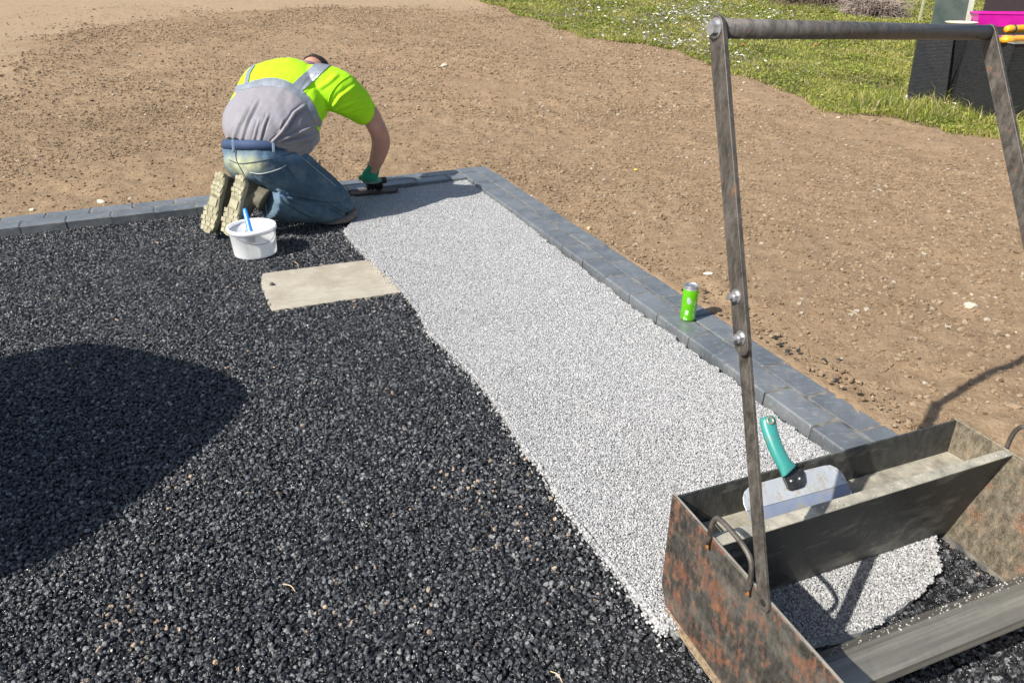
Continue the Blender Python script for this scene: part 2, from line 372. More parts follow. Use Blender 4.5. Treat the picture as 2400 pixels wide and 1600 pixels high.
# ------------------------------------------------------------------ many stones: points carrying instances
def stones(name, pts, scl, m, label, cat, flat=.75, sharp=.35, tan=None, subdiv=2, nvar=6, seed=0, tilt=.6):
    me = bpy.data.meshes.new(name); n = len(pts); me.vertices.add(n); me.vertices.foreach_set('co', np.asarray(pts, np.float32).ravel())
    a = me.attributes.new('scl', 'FLOAT', 'POINT'); a.data.foreach_set('value', np.asarray(scl, np.float32))
    if tan is not None: a = me.attributes.new('tan', 'FLOAT', 'POINT'); a.data.foreach_set('value', np.asarray(tan, np.float32))
    me.materials.append(m); o = bpy.data.objects.new(name, me); C.objects.link(o); tag(o, label, cat, kind='stuff')
    ng = bpy.data.node_groups.new(name, 'GeometryNodeTree')
    ng.interface.new_socket('Geometry', in_out='INPUT', socket_type='NodeSocketGeometry'); ng.interface.new_socket('Geometry', in_out='OUTPUT', socket_type='NodeSocketGeometry')
    N = ng.nodes.new; L = ng.links.new
    gi, go = N('NodeGroupInput'), N('NodeGroupOutput'); g2i = N('GeometryNodeGeometryToInstance')
    def rv(typ, lo, hi, sd):
        r = N('FunctionNodeRandomValue'); r.data_type = typ
        if typ == 'FLOAT_VECTOR': r.inputs[0].default_value = lo; r.inputs[1].default_value = hi; r.inputs[8].default_value = sd; return r.outputs[0]
        if typ == 'FLOAT': r.inputs[2].default_value = lo; r.inputs[3].default_value = hi; r.inputs[8].default_value = sd; return r.outputs[1]
        r.inputs[4].default_value = lo; r.inputs[5].default_value = hi; r.inputs[8].default_value = sd; return r.outputs[2]
    for k in range(nvar):
        ic = N('GeometryNodeMeshIcoSphere'); ic.inputs[0].default_value = 1.0; ic.inputs[1].default_value = subdiv
        sp = N('GeometryNodeSetPosition'); L(ic.outputs[0], sp.inputs[0]); L(rv('FLOAT_VECTOR', (-sharp,)*3, (sharp,)*3, seed+k), sp.inputs['Offset'])
        tr = N('GeometryNodeTransform'); tr.inputs['Scale'].default_value = (1, .65+.3*((k*37) % 10)/10, flat); L(sp.outputs[0], tr.inputs[0])
        sm = N('GeometryNodeSetMaterial'); sm.inputs['Material'].default_value = m; L(tr.outputs[0], sm.inputs[0]); L(sm.outputs[0], g2i.inputs[0])
    m2p = N('GeometryNodeMeshToPoints'); L(gi.outputs[0], m2p.inputs[0])
    ip = N('GeometryNodeInstanceOnPoints'); L(m2p.outputs[0], ip.inputs['Points']); L(g2i.outputs[0], ip.inputs['Instance']); ip.inputs['Pick Instance'].default_value = True
    L(rv('INT', 0, nvar-1, seed+77), ip.inputs['Instance Index'])
    L(rv('FLOAT_VECTOR', (-tilt, -tilt, 0), (tilt, tilt, 6.283), seed+99), ip.inputs['Rotation'])
    na = N('GeometryNodeInputNamedAttribute'); na.data_type = 'FLOAT'; na.inputs[0].default_value = 'scl'; L(na.outputs[0], ip.inputs['Scale'])
    L(ip.outputs[0], go.inputs[0]); md = o.modifiers.new('stones', 'NODES'); md.node_group = ng
    return o
def jgrid(x0, x1, y0, y1, d, j=.45):
    X, Y = np.meshgrid(np.arange(x0, x1, d), np.arange(y0, y1, d*.87)); X = X+(np.arange(X.shape[0])[:, None] % 2)*d*.5
    X = X+RNG.uniform(-j, j, X.shape)*d; Y = Y+RNG.uniform(-j, j, X.shape)*d; return X.ravel(), Y.ravel()
def seen(x, y, z, mx=1000, my=800):               # roughly in view, with a margin all round
    q = proj(np.stack([x, y, np.full_like(x, z)], -1)); return (q[:, 0] > -mx) & (q[:, 0] < 2400+mx) & (q[:, 1] < 1600+my)

# tarmac: nearer stones fully, all of it real stones
x, y = jgrid(-4.6, 2.0, .25, 4.9, .0084); s, t = st(x, y)
wv = .008*vnoise(x*60, y*60, s=5)
ok = (s > .196) & (t > .203) & seen(x, y, ZT) & ~inpoly(x+wv, y+wv, PLATE)
rin = inpoly(x, y, RESIN)
edge = np.zeros(len(x), bool)
ok &= ~rin
x, y = x[ok], y[ok]
und = .0035*vnoise(x*6, y*6, s=8)
z = ZT-.006+und+RNG.uniform(-.0058, .0036, len(x)); sc = RNG.uniform(.0038, .0072, len(x))
pn = fbm(x*2.6, y*2.6, o=3, s=31); dens = np.clip((pn-.62)*1.2, 0, .3)
for (px_, py_), rr in [((170, 850), .12), ((420, 1130), .10), ((385, 1215), .07), ((620, 1160), .04), ((890, 905), .06), ((870, 1420), .04), ((1320, 1345), .09), ((605, 1120), .03)]:
    c0 = G(px_, py_, ZT); dens = dens+.42*np.exp(-((x-c0[0])**2+(y-c0[1])**2)/(rr*rr*.5))
s, t = st(x, y); dens = dens+.25*np.exp(-(t-.2)/.05)*(x < -1.5)
tan = (RNG.random(len(x)) < dens*.12+.0012).astype(float)
tan = tan*RNG.uniform(.5, 1, len(x))
stones('tarmac_gravel', np.stack([x, y, z], 1), sc, MT_STONE, 'coarse black open tarmac stones covering the ground left of the pale gravel strip', 'tarmac', tan=tan, seed=3, sharp=.32, flat=.75, subdiv=2, nvar=10)
# resin gravel
x, y = jgrid(-1.2, 1.4, .8, 4.7, .0039); wv = .012*fbm(x*22, y*22, o=3, s=15); wv2 = .012*fbm(x*22, y*22, o=3, s=16)
ok = inpoly(x+wv, y+wv2, RESIN); x, y = x[ok], y[ok]
trow = .0028*fbm(x*5, y*5, o=3, s=44)+.0016*np.sin((x*.5+y*.87)*9+1.5*fbm(x*3, y*3, s=45))
z = ZR+trow+RNG.uniform(-.0022, .0016, len(x)); sc = RNG.uniform(.0018, .0033, len(x))
# loose bits along the rim
rim = left_edge[3:]
ex_, ey_, ez_ = [], [], []
for k in range(len(rim)-1):
    for kk in range(95):
        u = random.random(); d_ = abs(random.gauss(0, .006)) if kk < 84 else abs(random.gauss(0, .018)); a_, b_ = np.array(rim[k]), np.array(rim[k+1]); nrm = np.array([-(b_-a_)[1], (b_-a_)[0]]); nrm = nrm/(np.linalg.norm(nrm)+1e-9)
        q = a_+(b_-a_)*u-nrm*(d_-.003); ex_.append(q[0]); ey_.append(q[1]); ez_.append(max(ZT+.002, ZR+.001-max(d_-.002, 0)*random.uniform(.8, 2.2)))
x = np.concatenate([x, ex_]); y = np.concatenate([y, ey_]); z = np.concatenate([z, ez_]); sc = np.concatenate([sc, RNG.uniform(.0022, .004, len(ex_))])
stones('resin_gravel', np.stack([x, y, z], 1), sc, MT_RESIN, 'pale grey resin bound gravel strip freshly laid along the block edging', 'gravel', seed=31, sharp=.22, flat=.85, subdiv=2)

# soil clods
def clods(n, x0, x1, y0, y1, lo, hi, name, label, seed, keep=None):
    x = RNG.uniform(x0, x1, n); y = RNG.uniform(y0, y1, n); s, t = st(x, y)
    ok = ~((s > -.012) & (t > -.012)) & seen(x, y, 0, 150, 60) & ~inpoly(x, y, LAWN)
    d = fbm(x*1.3, y*1.3, o=3, s=6); ok &= RNG.random(n) < np.clip(.6+.6*d, .2, 1); ok &= ~(inpoly(x+.3*fbm(x*1.5, y*1.5, o=3, s=91)+RNG.normal(0, .2, n), y+.3*fbm(x*1.5, y*1.5, o=3, s=92)+RNG.normal(0, .3, n), PATH) & (RNG.random(n) < .93))
    x, y = x[ok], y[ok]; u = RNG.random(len(x)); sc = lo*(hi/lo)**(u**3.6)
    return stones(name, np.stack([x, y, soil_h(x, y)+sc*.15], 1), sc, MT_CLOD, label, 'soil', seed=seed, sharp=.28, flat=.55, nvar=6, tilt=.5)
clods(440000, -6, 6, 1.3, 6.6, .0025, .0125, 'soil_crumbs', 'fine crumbs and small stones scattered over the raked brown soil', 50)
clods(230000, -9, 8, 6.2, 15, .005, .02, 'soil_crumbs', 'clods and small stones over the far part of the raked soil', 60)

# ------------------------------------------------------------------ slate block edging
def block_me(i):
    bm = bmesh.new(); L_, W_, H_ = .198, .098, .06; b = .004
    v = [bm.verts.new(p) for p in [(-L_/2, -W_/2, -H_), (L_/2, -W_/2, -H_), (L_/2, W_/2, -H_), (-L_/2, W_/2, -H_)]]
    j = lambda: random.uniform(-.0022, .0022)
    m_ = [bm.verts.new((sx*(L_/2)+j(), sy*(W_/2)+j(), -b+j()*.5)) for sx, sy in ((-1, -1), (1, -1), (1, 1), (-1, 1))]
    t_ = [bm.verts.new((sx*(L_/2-b-random.uniform(0, .004)), sy*(W_/2-b-random.uniform(0, .003)), j()*.35)) for sx, sy in ((-1, -1), (1, -1), (1, 1), (-1, 1))]
    for a, c in ((v, m_), (m_, t_)):
        for k in range(4): bm.faces.new((a[k], a[(k+1) % 4], c[(k+1) % 4], c[k]))
    bm.faces.new(t_); bm.faces.new(v[::-1]); me = bpy.data.meshes.new('block'); bm.normal_update(); bm.to_mesh(me); bm.free(); me.materials.append(MT_BLOCK); return me
BM = [block_me(i) for i in range(9)]
def edging(name, d, nrm, start, joints, width, end, label):
    p = [CORNER+d*start+nrm*.012, CORNER+d*end+nrm*.012, CORNER+d*end+nrm*(width-.01), CORNER+d*start+nrm*(width-.01)]
    bed = sheet(name, p, -.0035, MT_JOINT, thick=.08)
    ang = math.atan2(d[1], d[0])
    for row, (first, pitch) in joints:
        s = first
        while s < end-.05:
            a = max(s, start); L_ = s+pitch-a
            if L_ > .03:
                o = bpy.data.objects.new('block', random.choice(BM)); C.objects.link(o); o.parent = bed
                q = CORNER+d*(a+L_/2)+nrm*(row+random.uniform(-.002, .002)-(.016 if d is DA and a > 3.3 else 0)); o.location = (q[0], q[1], random.uniform(-.0022, .0015))
                o.rotation_euler = (random.uniform(-.012, .012), random.uniform(-.006, .006), ang+random.uniform(-.006, .006)+(math.pi if random.random() < .5 else 0))
                o.scale = ((L_-.0042)/.198, random.uniform(.985, 1.0), 1)
            s += pitch
    return bed
edging('pavement_edging', DA, NA, 0, [(.0495, (-.0135, .1985)), (.1505, (-.0835, .1985))], .2, 4.1, '')
edging('pavement_edging', DB, NB, .203, [(.054, (.0, .205)), (.162, (.1, .205))], .216, 6.6, '')
# ------------------------------------------------------------------ concrete cover left bare in the tarmac
n_ = []
for i in range(len(PLATE)):
    a_, b_ = np.array(PLATE[i]), np.array(PLATE[(i+1) % len(PLATE)]); k = max(1, int(np.linalg.norm(b_-a_)/.012))
    for j in range(k): n_.append(a_+(b_-a_)*j/k+RNG.uniform(-.0028, .0028, 2))
bm = bmesh.new(); prism(bm, [(p[0], p[1], ZT-.03) for p in n_], np.array([0, 0, .031])); bmesh.ops.recalc_face_normals(bm, faces=bm.faces)
m = NM('sandy_concrete', .9, .2); co = m.scale((1, 1, 1))
st_ = m.noise(9, 4, .6, m.scale((3, 14, 1))); g = m.ramp(m.noise(7, 4, .6), [(.3, (.30, .268, .205)), (.7, (.42, .385, .31))])
g = m.mix(m.ramp(st_, [(.5, 0), (.75, .5)]), g, (.56, .52, .43)); g = m.mix(m.ramp(m.noise(70, 4, .7), [(.3, .3), (.45, 0)]), g, (.27, .21, .14)); g = m.mix(m.ramp(m.noise(4.5, 6, .7), [(.5, 0), (.62, .45)]), g, (.26, .225, .165)); m.col(g); m.bump(m.noise(160, 4, .7), .7, .003)
MT_CONC = m.m
pl = obj('concrete_cover', bm, MT_CONC); tag(pl, 'bare sandy concrete cover set in the black tarmac, half under the pale gravel', 'cover')

# ------------------------------------------------------------------ steel spreader box
def Lc(a, b, c): return OX+EX*a+EY*b+EZ*c
def rusty(name, rust=.5, dust=.3, dark=(.045, .045, .042), inside=False, grit=0, streak=False):
    m = NM(name, .5, .5, .35); n1 = m.noise(17, 8, .74, dist=.5); n2 = m.noise(70, 6, .75, m.scale((1, 1, .5))); n3 = m.noise(2.4, 3)
    g = m.ramp(n2, [(.3, tuple(x*.6 for x in dark)), (.7, tuple(x*2.3 for x in dark))])
    g = m.mix(m.ramp(m.noise(5, 5, .7, m.scale((1, 1, 2.2))), [(.5, 0), (.66, dust)]), g, (.34, .32, .27))
    rr = m.ramp(m.math('ADD', m.math('MULTIPLY', n1, .7), m.math('MULTIPLY', n2, .3)), [(.64-.25*rust, 0), (.70-.25*rust, .85)])
    g = m.mix(rr, g, m.ramp(n2, [(.3, (.070, .036, .025)), (.5, (.14, .060, .034)), (.72, (.24, .105, .050))]))
    if grit: g = m.mix(m.ramp(m.voro(260), [(.14, grit), (.26, 0)]), g, (.55, .46, .33))
    mp0 = m.t.nodes.new('ShaderNodeMapping'); mp0.inputs['Rotation'].default_value = (0, 0, -BA); m.L(m.co, mp0.inputs[0]); mp = m.t.nodes.new('ShaderNodeMapping'); mp.inputs['Scale'].default_value = (1.2, 40, 40); m.L(mp0.outputs[0], mp.inputs[0])
    sc_ = m.noise(2.2, 5, .6, mp.outputs[0]) if streak else m.noise(3, 3, .6, m.scale((50, 60, 6)))
    if streak: n2 = m.noise(24, 5, .7, mp0.outputs[0]); g = m.ramp(sc_, [(.3, (.16, .15, .125)), (.5, (.22, .205, .168)), (.7, (.32, .30, .245))]); g = m.mix(m.ramp(n2, [(.5, 0), (.65, .5)]), g, (.14, .135, .125)); g = m.mix(m.ramp(sc_, [(.70, 0), (.76, .55)]), g, (.30, .29, .27))
    m.col(g); m.ro(m.ramp(n2, [(.3, .36), (.7, .75)])); m.put(m.b.inputs['Metallic'], m.math('SUBTRACT', .55, m.math('MULTIPLY', rr, .55))); m.bump(n2, .35, .003); return m.m
MT_PLATE = rusty('rusty_steel', .59, .4, (.060, .055, .047)); MT_TRAY = rusty('dusty_steel', .16, .75, (.052, .053, .050))
MT_GRIT = rusty('gritty_rust_steel', .45, .55, (.17, .145, .105), grit=1.0); MT_BARM = rusty('worn_bar_steel', .02, .2, (.15, .14, .115), streak=True)
MT_FLAT = rusty('brown_flat_bar', .27, .12, (.075, .066, .056)); MT_DUSTY = simple('dust_caked_steel', (.29, .27, .215), .85, .2, var=.38, sc=26, bump=.5)
MT_EDGE = simple('bare_steel_edge', (.55, .48, .38), .35, .5, .6, .2, 40)
MT_ZINC = simple('zinc', (.42, .42, .43), .42, .5, .75, .25, 120)
MT_WELD = simple('fresh_rust', (.24, .10, .03), .9, .2, var=.25, sc=60)
root = empty('spreader_box', tuple(Lc(.37, -.2, 0)), 'rusty steel spreader box on the new gravel with tall bent tubular push handle', 'spreader box')
TH = .005
prof = [(.034, .285), (.030, .05), (0, 0), (-.40, 0), (-.47, .05), (-.49, .29)]
def side(off, mm):
    bm = bmesh.new(); prism(bm, [Lc(off, y, z) for y, z in prof], EX*TH); bmesh.ops.recalc_face_normals(bm, faces=bm.faces)
    bmesh.ops.bevel(bm, geom=bm.edges[:], offset=.0012, segments=1, affect='EDGES'); return part('side_plate', bm, mm, root)
sp1 = side(-TH, MT_PLATE); sp2 = side(.738, MT_GRIT)
bm = bmesh.new(); prism(bm, [Lc(-TH+.0006, y, .286) for y in (.033, -.489)], EX*.001) if False else None
for y0, y1 in ((.032, -.488),): box(bm, Lc(-TH/2, (y0+y1)/2, .2905), (.0038, abs(y1-y0), .0016), Matrix.Rotation(BA, 3, 'Z'))
part('bare_edge', bm, MT_EDGE, sp1)
bm = bmesh.new(); prism(bm, [Lc(-TH-.006, y, z) for y, z in ((-.002, -.004), (-.41, -.004), (-.41, .012), (-.002, .012))], EX*.006); bmesh.ops.recalc_face_normals(bm, faces=bm.faces)
part('runner', bm, simple('sand_crusted_runner', (.28, .21, .135), .95, .1, var=.4, sc=120, bump=.8), root)
def plate4(name, pts, th, mm, off=None):          # four corners of a sheet, given thickness along its normal
    pts = [np.asarray(p) for p in pts]; n = np.cross(pts[1]-pts[0], pts[2]-pts[0]); n = n/np.linalg.norm(n)
    bm = bmesh.new(); prism(bm, pts, n*th); bmesh.ops.recalc_face_normals(bm, faces=bm.faces); return part(name, bm, mm, root)
a0, a1 = .001, .737
tb = plate4('back_wall', [Lc(a0, .026, .19), Lc(a1, .026, .19), Lc(a1, .030, .284), Lc(a0, .030, .284)], .004, MT_TRAY)
plate4('back_wall', [Lc(a0, .021, .03), Lc(a1, .021, .03), Lc(a1, .026, .188), Lc(a0, .026, .188)], .004, MT_TRAY)
fl = plate4('tray_floor', [Lc(a0, .0255, .196), Lc(a1, .0255, .196), Lc(a1, -.084, .204), Lc(a0, -.084, .204)], -.004, MT_DUSTY)
plate4('front_wall', [Lc(a0, -.112, .281), Lc(a1, -.106, .281), Lc(a1, -.040, .012), Lc(a0, -.040, .012)], .004, MT_GRIT if False else MT_TRAY)
plate4('front_wall', [Lc(a0, -.1005, .279), Lc(a1, -.0985, .279), Lc(a1, -.083, .2065), Lc(a0, -.083, .2065)], .003, MT_TRAY)
bm = bmesh.new(); pr = [Lc(a0, -.116, .2815), Lc(a1, -.112, .2815), Lc(a1, -.092, .2825), Lc(a0, -.088, .2825)]; prism(bm, pr, EZ*.0042); bmesh.ops.recalc_face_normals(bm, faces=bm.faces)
bmesh.ops.bevel(bm, geom=bm.edges[:], offset=.0012, segments=1, affect='EDGES'); part('rim_flange', bm, MT_DUSTY, root)
# right-hand end of the tray: dark smear and ridge of grit
bm = bmesh.new(); box(bm, Lc(.640, -.035, .2045), (.004, .10, .004), Matrix.Rotation(BA, 3, 'Z')); part('weld_bead', bm, MT_DUSTY, root)
# strike-off bar: folded section
bp = [(-.268, .128), (-.295, .152), (-.308, .156), (-.320, .152), (-.350, .136), (-.352, .118), (-.344, .114), (-.318, .140), (-.307, .144), (-.297, .140), (-.272, .118)]
bm = bmesh.new(); prism(bm, [Lc(.001, y, z) for y, z in bp], EX*.736); bmesh.ops.recalc_face_normals(bm, faces=bm.faces); part('strike_off_bar', bm, MT_BARM, root)
# loose pale grains caught on the bar and the tray rim
gx_ = RNG.uniform(.05, .72, 150); gy_ = RNG.uniform(-.297, -.270, 150); gz_ = np.interp(gy_, [-.295, -.268], [.1535, .1295]); fx_ = RNG.uniform(.02, .72, 60); fy_ = RNG.uniform(-.112, -.096, 60)
pp_ = np.array([Lc(a, b, c) for a, b, c in zip(np.r_[gx_, fx_], np.r_[gy_, fy_], np.r_[gz_, np.full(60, .2872)])])
stones('loose_grains', pp_, RNG.uniform(.0008, .0019, 210), MT_RESIN, 'sprinkle of loose pale grains stuck on the box bar and tray rim', 'gravel', seed=90)
# lifting lugs of bent round bar
def lug(off, y0, y1, h=.056):
    bm = bmesh.new(); tube(bm, [Lc(off, y0, .275), Lc(off, y0-.002, .275+h*.8), Lc(off, y0-.012, .275+h*1.25), Lc(off, y0-.03, .275+h*1.35), Lc(off, (y0+y1)/2, .275+h*1.35), Lc(off, y1+.028, .275+h*1.28), Lc(off, y1+.006, .275+h*1.05), Lc(off, y1, .275+h*.5), Lc(off, y1, .272)], .0048, 10, 3)
    o = part('lifting_lug', bm, MT_FLAT, root, True)
    for yy in (y0, y1):
        b2 = bmesh.new(); ball(b2, Lc(off-.001, yy, .271), (.003, .008, .007), 10); part('weld', b2, MT_WELD, o, True)
lug(-.0098, -.096, -.212); lug(.748, -.088, -.21)
# push handle: lower and upper flat bars, bolted, and the tube across the top
def flatbar(p0, p1, wd, th, nm, hole=None, round_end=True):
    """bar in the plane normal to EX: broad face looks along EX"""
    p0, p1 = np.asarray(p0), np.asarray(p1); d = p1-p0; L_ = np.linalg.norm(d); d /= L_; s = np.cross(EX, d); s /= np.linalg.norm(s)
    pts = []
    for a in np.linspace(-90, 90, 9) if round_end else (-90, 90): pts.append(p0-d*math.cos(math.radians(a))*wd/2*(1 if round_end else 0)+s*math.sin(math.radians(a))*wd/2)
    for a in np.linspace(90, -90, 9): pts.append(p1+d*math.cos(math.radians(a))*wd/2+s*math.sin(math.radians(a))*wd/2)
    bm = bmesh.new(); n = np.cross(d, s); prism(bm, pts, EX*th); bmesh.ops.recalc_face_normals(bm, faces=bm.faces)
    bmesh.ops.bevel(bm, geom=bm.edges[:], offset=.0008, segments=1, affect='EDGES'); return part(nm, bm, MT_FLAT, root)
def onp(p, off):                                 # sight line meets the vertical plane a = off
    r = ray(*p); t = (off-np.dot(CP-OX, EX))/np.dot(r, EX); q = CP+r*t-OX; return (q@EX, q@EY, q@EZ)
piv = onp((1787, 1416), -.012); j2 = onp((1729, 694), -.018); j1 = onp((1742, 792), -.018); top = onp((1674, 66), -.022)
lower = flatbar(Lc(-.0115, piv[1], piv[2]), Lc(-.0115, j2[1]+.006, j2[2]), .0265, .006, 'lower_upright')
upper = flatbar(Lc(-.0205, j1[1], j1[2]-.012), Lc(-.0205, top[1], top[2]), .0335, .008, 'upper_upright')
topR = onp((2318, 78), .758); botR = onp((2400, 470), .758); dR = np.array(botR)-np.array(topR); dR = dR/abs(dR[2]); zr = topR[2]-.28; pR = np.array(topR)+dR*(topR[2]-.27)
flatbar(Lc(.752, pR[1], .27), Lc(.752, topR[1], topR[2]), .0335, .008, 'upper_upright')
bm = bmesh.new(); tube(bm, [Lc(-.012, top[1], top[2]-.001), Lc(.752, topR[1], topR[2]+.001)], .0138, 20, 1)
m = rusty('brown_tube_steel', .24, .10, (.085, .078, .071)); part('crossbar', bm, m, root, False).data.shade_smooth()
def hexbolt(c, axis, r, h, name='bolt', dome=0, wash=True, par=root):
    ax = Vector(axis).normalized(); R = ax.to_track_quat('Z', 'Y').to_matrix().to_4x4(); M = Matrix.Translation(Vector(c)) @ R; bm = bmesh.new()
    if wash: bmesh.ops.create_cone(bm, cap_ends=True, segments=20, radius1=r*1.35, radius2=r*1.35, depth=.0016, matrix=M @ Matrix.Translation((0, 0, .0008)))
    bmesh.ops.create_cone(bm, cap_ends=True, segments=6, radius1=r, radius2=r*.98, depth=h, matrix=M @ Matrix.Translation((0, 0, .0016+h/2)))
    if dome: bmesh.ops.create_cone(bm, cap_ends=True, segments=12, radius1=dome, radius2=dome*.8, depth=h*1.3, matrix=M @ Matrix.Translation((0, 0, .0016+h+h*.4)))
    return part(name, bm, MT_ZINC, par)
hexbolt(Lc(-.0205, top[1]-.002, top[2]), -EX, .0105, .0085, par=upper)
for q in (onp((1726, 694), -.0205), onp((1737, 791), -.0205)): hexbolt(Lc(-.0205, q[1], q[2]), -EX, .0082, .0065, dome=.0048, par=upper)
bm = bmesh.new(); ball(bm, Lc(-.012, piv[1], piv[2]+.004), (.0012, .0065, .0065), 14, Matrix.Rotation(BA, 4, 'Z')); part('bolt_hole', bm, simple('dark_hole', (.01, .009, .008), .8), lower, True)

# ------------------------------------------------------------------ filling knife lying in the tray
q0, q1, q2 = Lc(.1, -.082, .208), Lc(.5, -.082, .208), Lc(.3, .0215, .291); KN = np.cross(q1-q0, q2-q0); KN /= np.linalg.norm(KN)
if KN[1] > 0: KN = -KN
def onk(x, y, d=0):                              # picture point of the 2b view -> plane of the knife
    r = ray(1700+x/4.9, 940+y/4.9); t = np.dot(q0+KN*d-CP, KN)/np.dot(r, KN); return CP+r*t
kroot = empty('filling_knife', tuple(onk(800, 900)), 'wide steel filling knife with turquoise handle leaning inside the spreader box tray', 'filling knife')
def kpart(nm, pts, d, th, mm, par=kroot, bev=.0006):
    bm = bmesh.new(); prism(bm, [onk(x, y, d) for x, y in pts], KN*th); bmesh.ops.recalc_face_normals(bm, faces=bm.faces)
    if bev: bmesh.ops.bevel(bm, geom=bm.edges[:], offset=bev, segments=1, affect='EDGES')
    return part(nm, bm, mm, par)
def brushed(name, c, c2):
    m = NM(name, .4, .5, .25); n = m.noise(14, 5, .65); g = m.ramp(n, [(.3, c), (.7, tuple(x*1.35 for x in c))])
    g = m.mix(m.ramp(m.noise(26, 6, .75), [(.48, 0), (.60, .85)]), g, c2); m.col(g); m.ro(m.ramp(n, [(.3, .25), (.7, .55)])); return m.m
kb = kpart('blade', [(238, 1262), (205, 1180), (198, 1100), (215, 1040), (262, 990), (330, 955), (640, 868), (900, 795), (1130, 740), (1200, 733), (1270, 765), (1330, 815), (1370, 875), (1402, 945)], 0, .0022, brushed('clouded_blade', (.40, .42, .43), (.36, .31, .22)))
kpart('blade_edge', [(238, 1262), (1402, 945), (1440, 1030), (1466, 1108), (1200, 1185), (800, 1302), (330, 1432), (280, 1350)], -.0008, .0016, brushed('blue_steel', (.20, .235, .31), (.32, .29, .22)))
bl = kpart('bolster', [(636, 838), (700, 822), (862, 772), (900, 830), (912, 930), (885, 985), (820, 1008), (735, 1030), (700, 1000), (655, 900)], .0023, .006, simple('black_nylon', (.02, .02, .02), .5, .5, var=.6, sc=90, bump=.5), bev=.0015)
for x, y in ((755, 915), (852, 888)):
    bm = bmesh.new(); ball(bm, onk(x, y, .0085), .0033, 10); part('rivet', bm, MT_ZINC, bl, True)
hp = [((475, 175), .0125, .010), ((485, 215), .0165, .012), ((500, 300), .0165, .012), ((535, 420), .0155, .0125), ((590, 560), .0150, .0125), ((640, 660), .0150, .012), ((690, 740), .0165, .011), ((735, 800), .0215, .009)]
hc = [onk(x, y, .012+.010*(1-i/7)) for i, ((x, y), a, b) in enumerate(hp)]; sd = onk(800, 800)-onk(640, 845); sd /= np.linalg.norm(sd)
bm = bmesh.new(); loft(bm, hc, [(a, b) for _, a, b in hp], sd, 16, 4, 2.5)
m = NM('turquoise_plastic', .38, .5); n = m.noise(45, 5, .7); m.col(m.mix(m.ramp(n, [(.58, 0), (.70, .7)]), m.ramp(m.noise(8, 3), [(.3, (.030, .20, .175)), (.7, (.052, .29, .255))]), (.16, .17, .14))); m.bump(n, .2, .001)
hd = part('handle', bm, m.m, kroot, True)
bm = bmesh.new(); R = Vector(KN).to_track_quat('Z', 'Y').to_matrix().to_4x4(); cc = onk(518, 222, .033)
rings = []
for r_, z_ in ((.0082, -.004), (.0085, .001), (.0062, .002), (.0050, .0005), (.0048, -.006)):
    rings.append([bm.verts.new((Matrix.Translation(Vector(cc)) @ R @ Matrix.Rotation(2*math.pi*j/20, 4, 'Z')) @ Vector((r_, 0, z_))) for j in range(20)])
for i in range(4):
    for j in range(20): bm.faces.new((rings[i][j], rings[i][(j+1) % 20], rings[i+1][(j+1) % 20], rings[i+1][j]))
part('hanging_eyelet', bm, simple('worn_brass', (.45, .36, .28), .4, .5, .6), hd, True)
bm = bmesh.new(); bmesh.ops.create_cone(bm, cap_ends=True, segments=16, radius1=.0048, radius2=.0048, depth=.002, matrix=Matrix.Translation(Vector(cc-KN*.0035)) @ R); part('eyelet_hole', bm, simple('dark_hole', (.03, .015, .01), .8), hd)

# ------------------------------------------------------------------ slim drink can
cb = G(1611, 748, 0); can = empty('drink_can', tuple(cb+np.array([0, 0, .0006])), 'tall slim lime green drink can standing on the slate block edging', 'can')
R_ = .0278; Hc = .138
m = NM('lime_can_print', .28, .5, .55, coord='Object'); sx = m.sep(); th_ = m.math('ARCTAN2', sx[1], sx[0])
g = m.ramp(m.noise(30, 2), [(.3, (.15, .62, .012)), (.7, (.20, .72, .02))]); m.col(g); MT_CAN = m.m
bm = bmesh.new(); lathe(bm, cb, [(.0, .0035), (.018, .004), (.0215, .0008), (.0235, .0012), (R_-.001, .008), (R_, .012), (R_, Hc-.017), (R_-.0008, Hc-.013)], 40); part('can_body', bm, MT_CAN, can, True)
bm = bmesh.new(); lathe(bm, cb, [(R_-.0008, Hc-.013), (R_-.003, Hc-.006), (R_-.0028, Hc-.003), (R_-.0022, Hc-.0008), (R_-.003, Hc), (R_-.0042, Hc-.0008), (R_-.0050, Hc-.0052), (0, Hc-.0048)], 40); lid = part('can_lid', bm, MT_ZINC, can, True)
bm = bmesh.new(); box(bm, cb+np.array([.004, .006, Hc-.0035]), (.009, .018, .0012), Matrix.Rotation(.5, 3, 'Z'), .0005); part('ring_pull', bm, MT_ZINC, lid)
MT_PRW = simple('white_print', (.72, .76, .72), .35); MT_PRG = simple('grey_print', (.33, .42, .34), .4)
def patch(cells, mm, nm, r=R_+.0004):
    bm = bmesh.new()
    for a0_, a1_, z0, z1 in cells:
        k = max(2, int((a1_-a0_)/.12)); p = [[bm.verts.new((cb[0]+r*math.cos(a), cb[1]+r*math.sin(a), cb[2]+z)) for a in np.linspace(a0_, a1_, k+1)] for z in (z0, z1)]
        for i in range(k): bm.faces.new((p[0][i], p[0][i+1], p[1][i+1], p[1][i]))
    return part(nm, bm, mm, can)
dg = math.radians
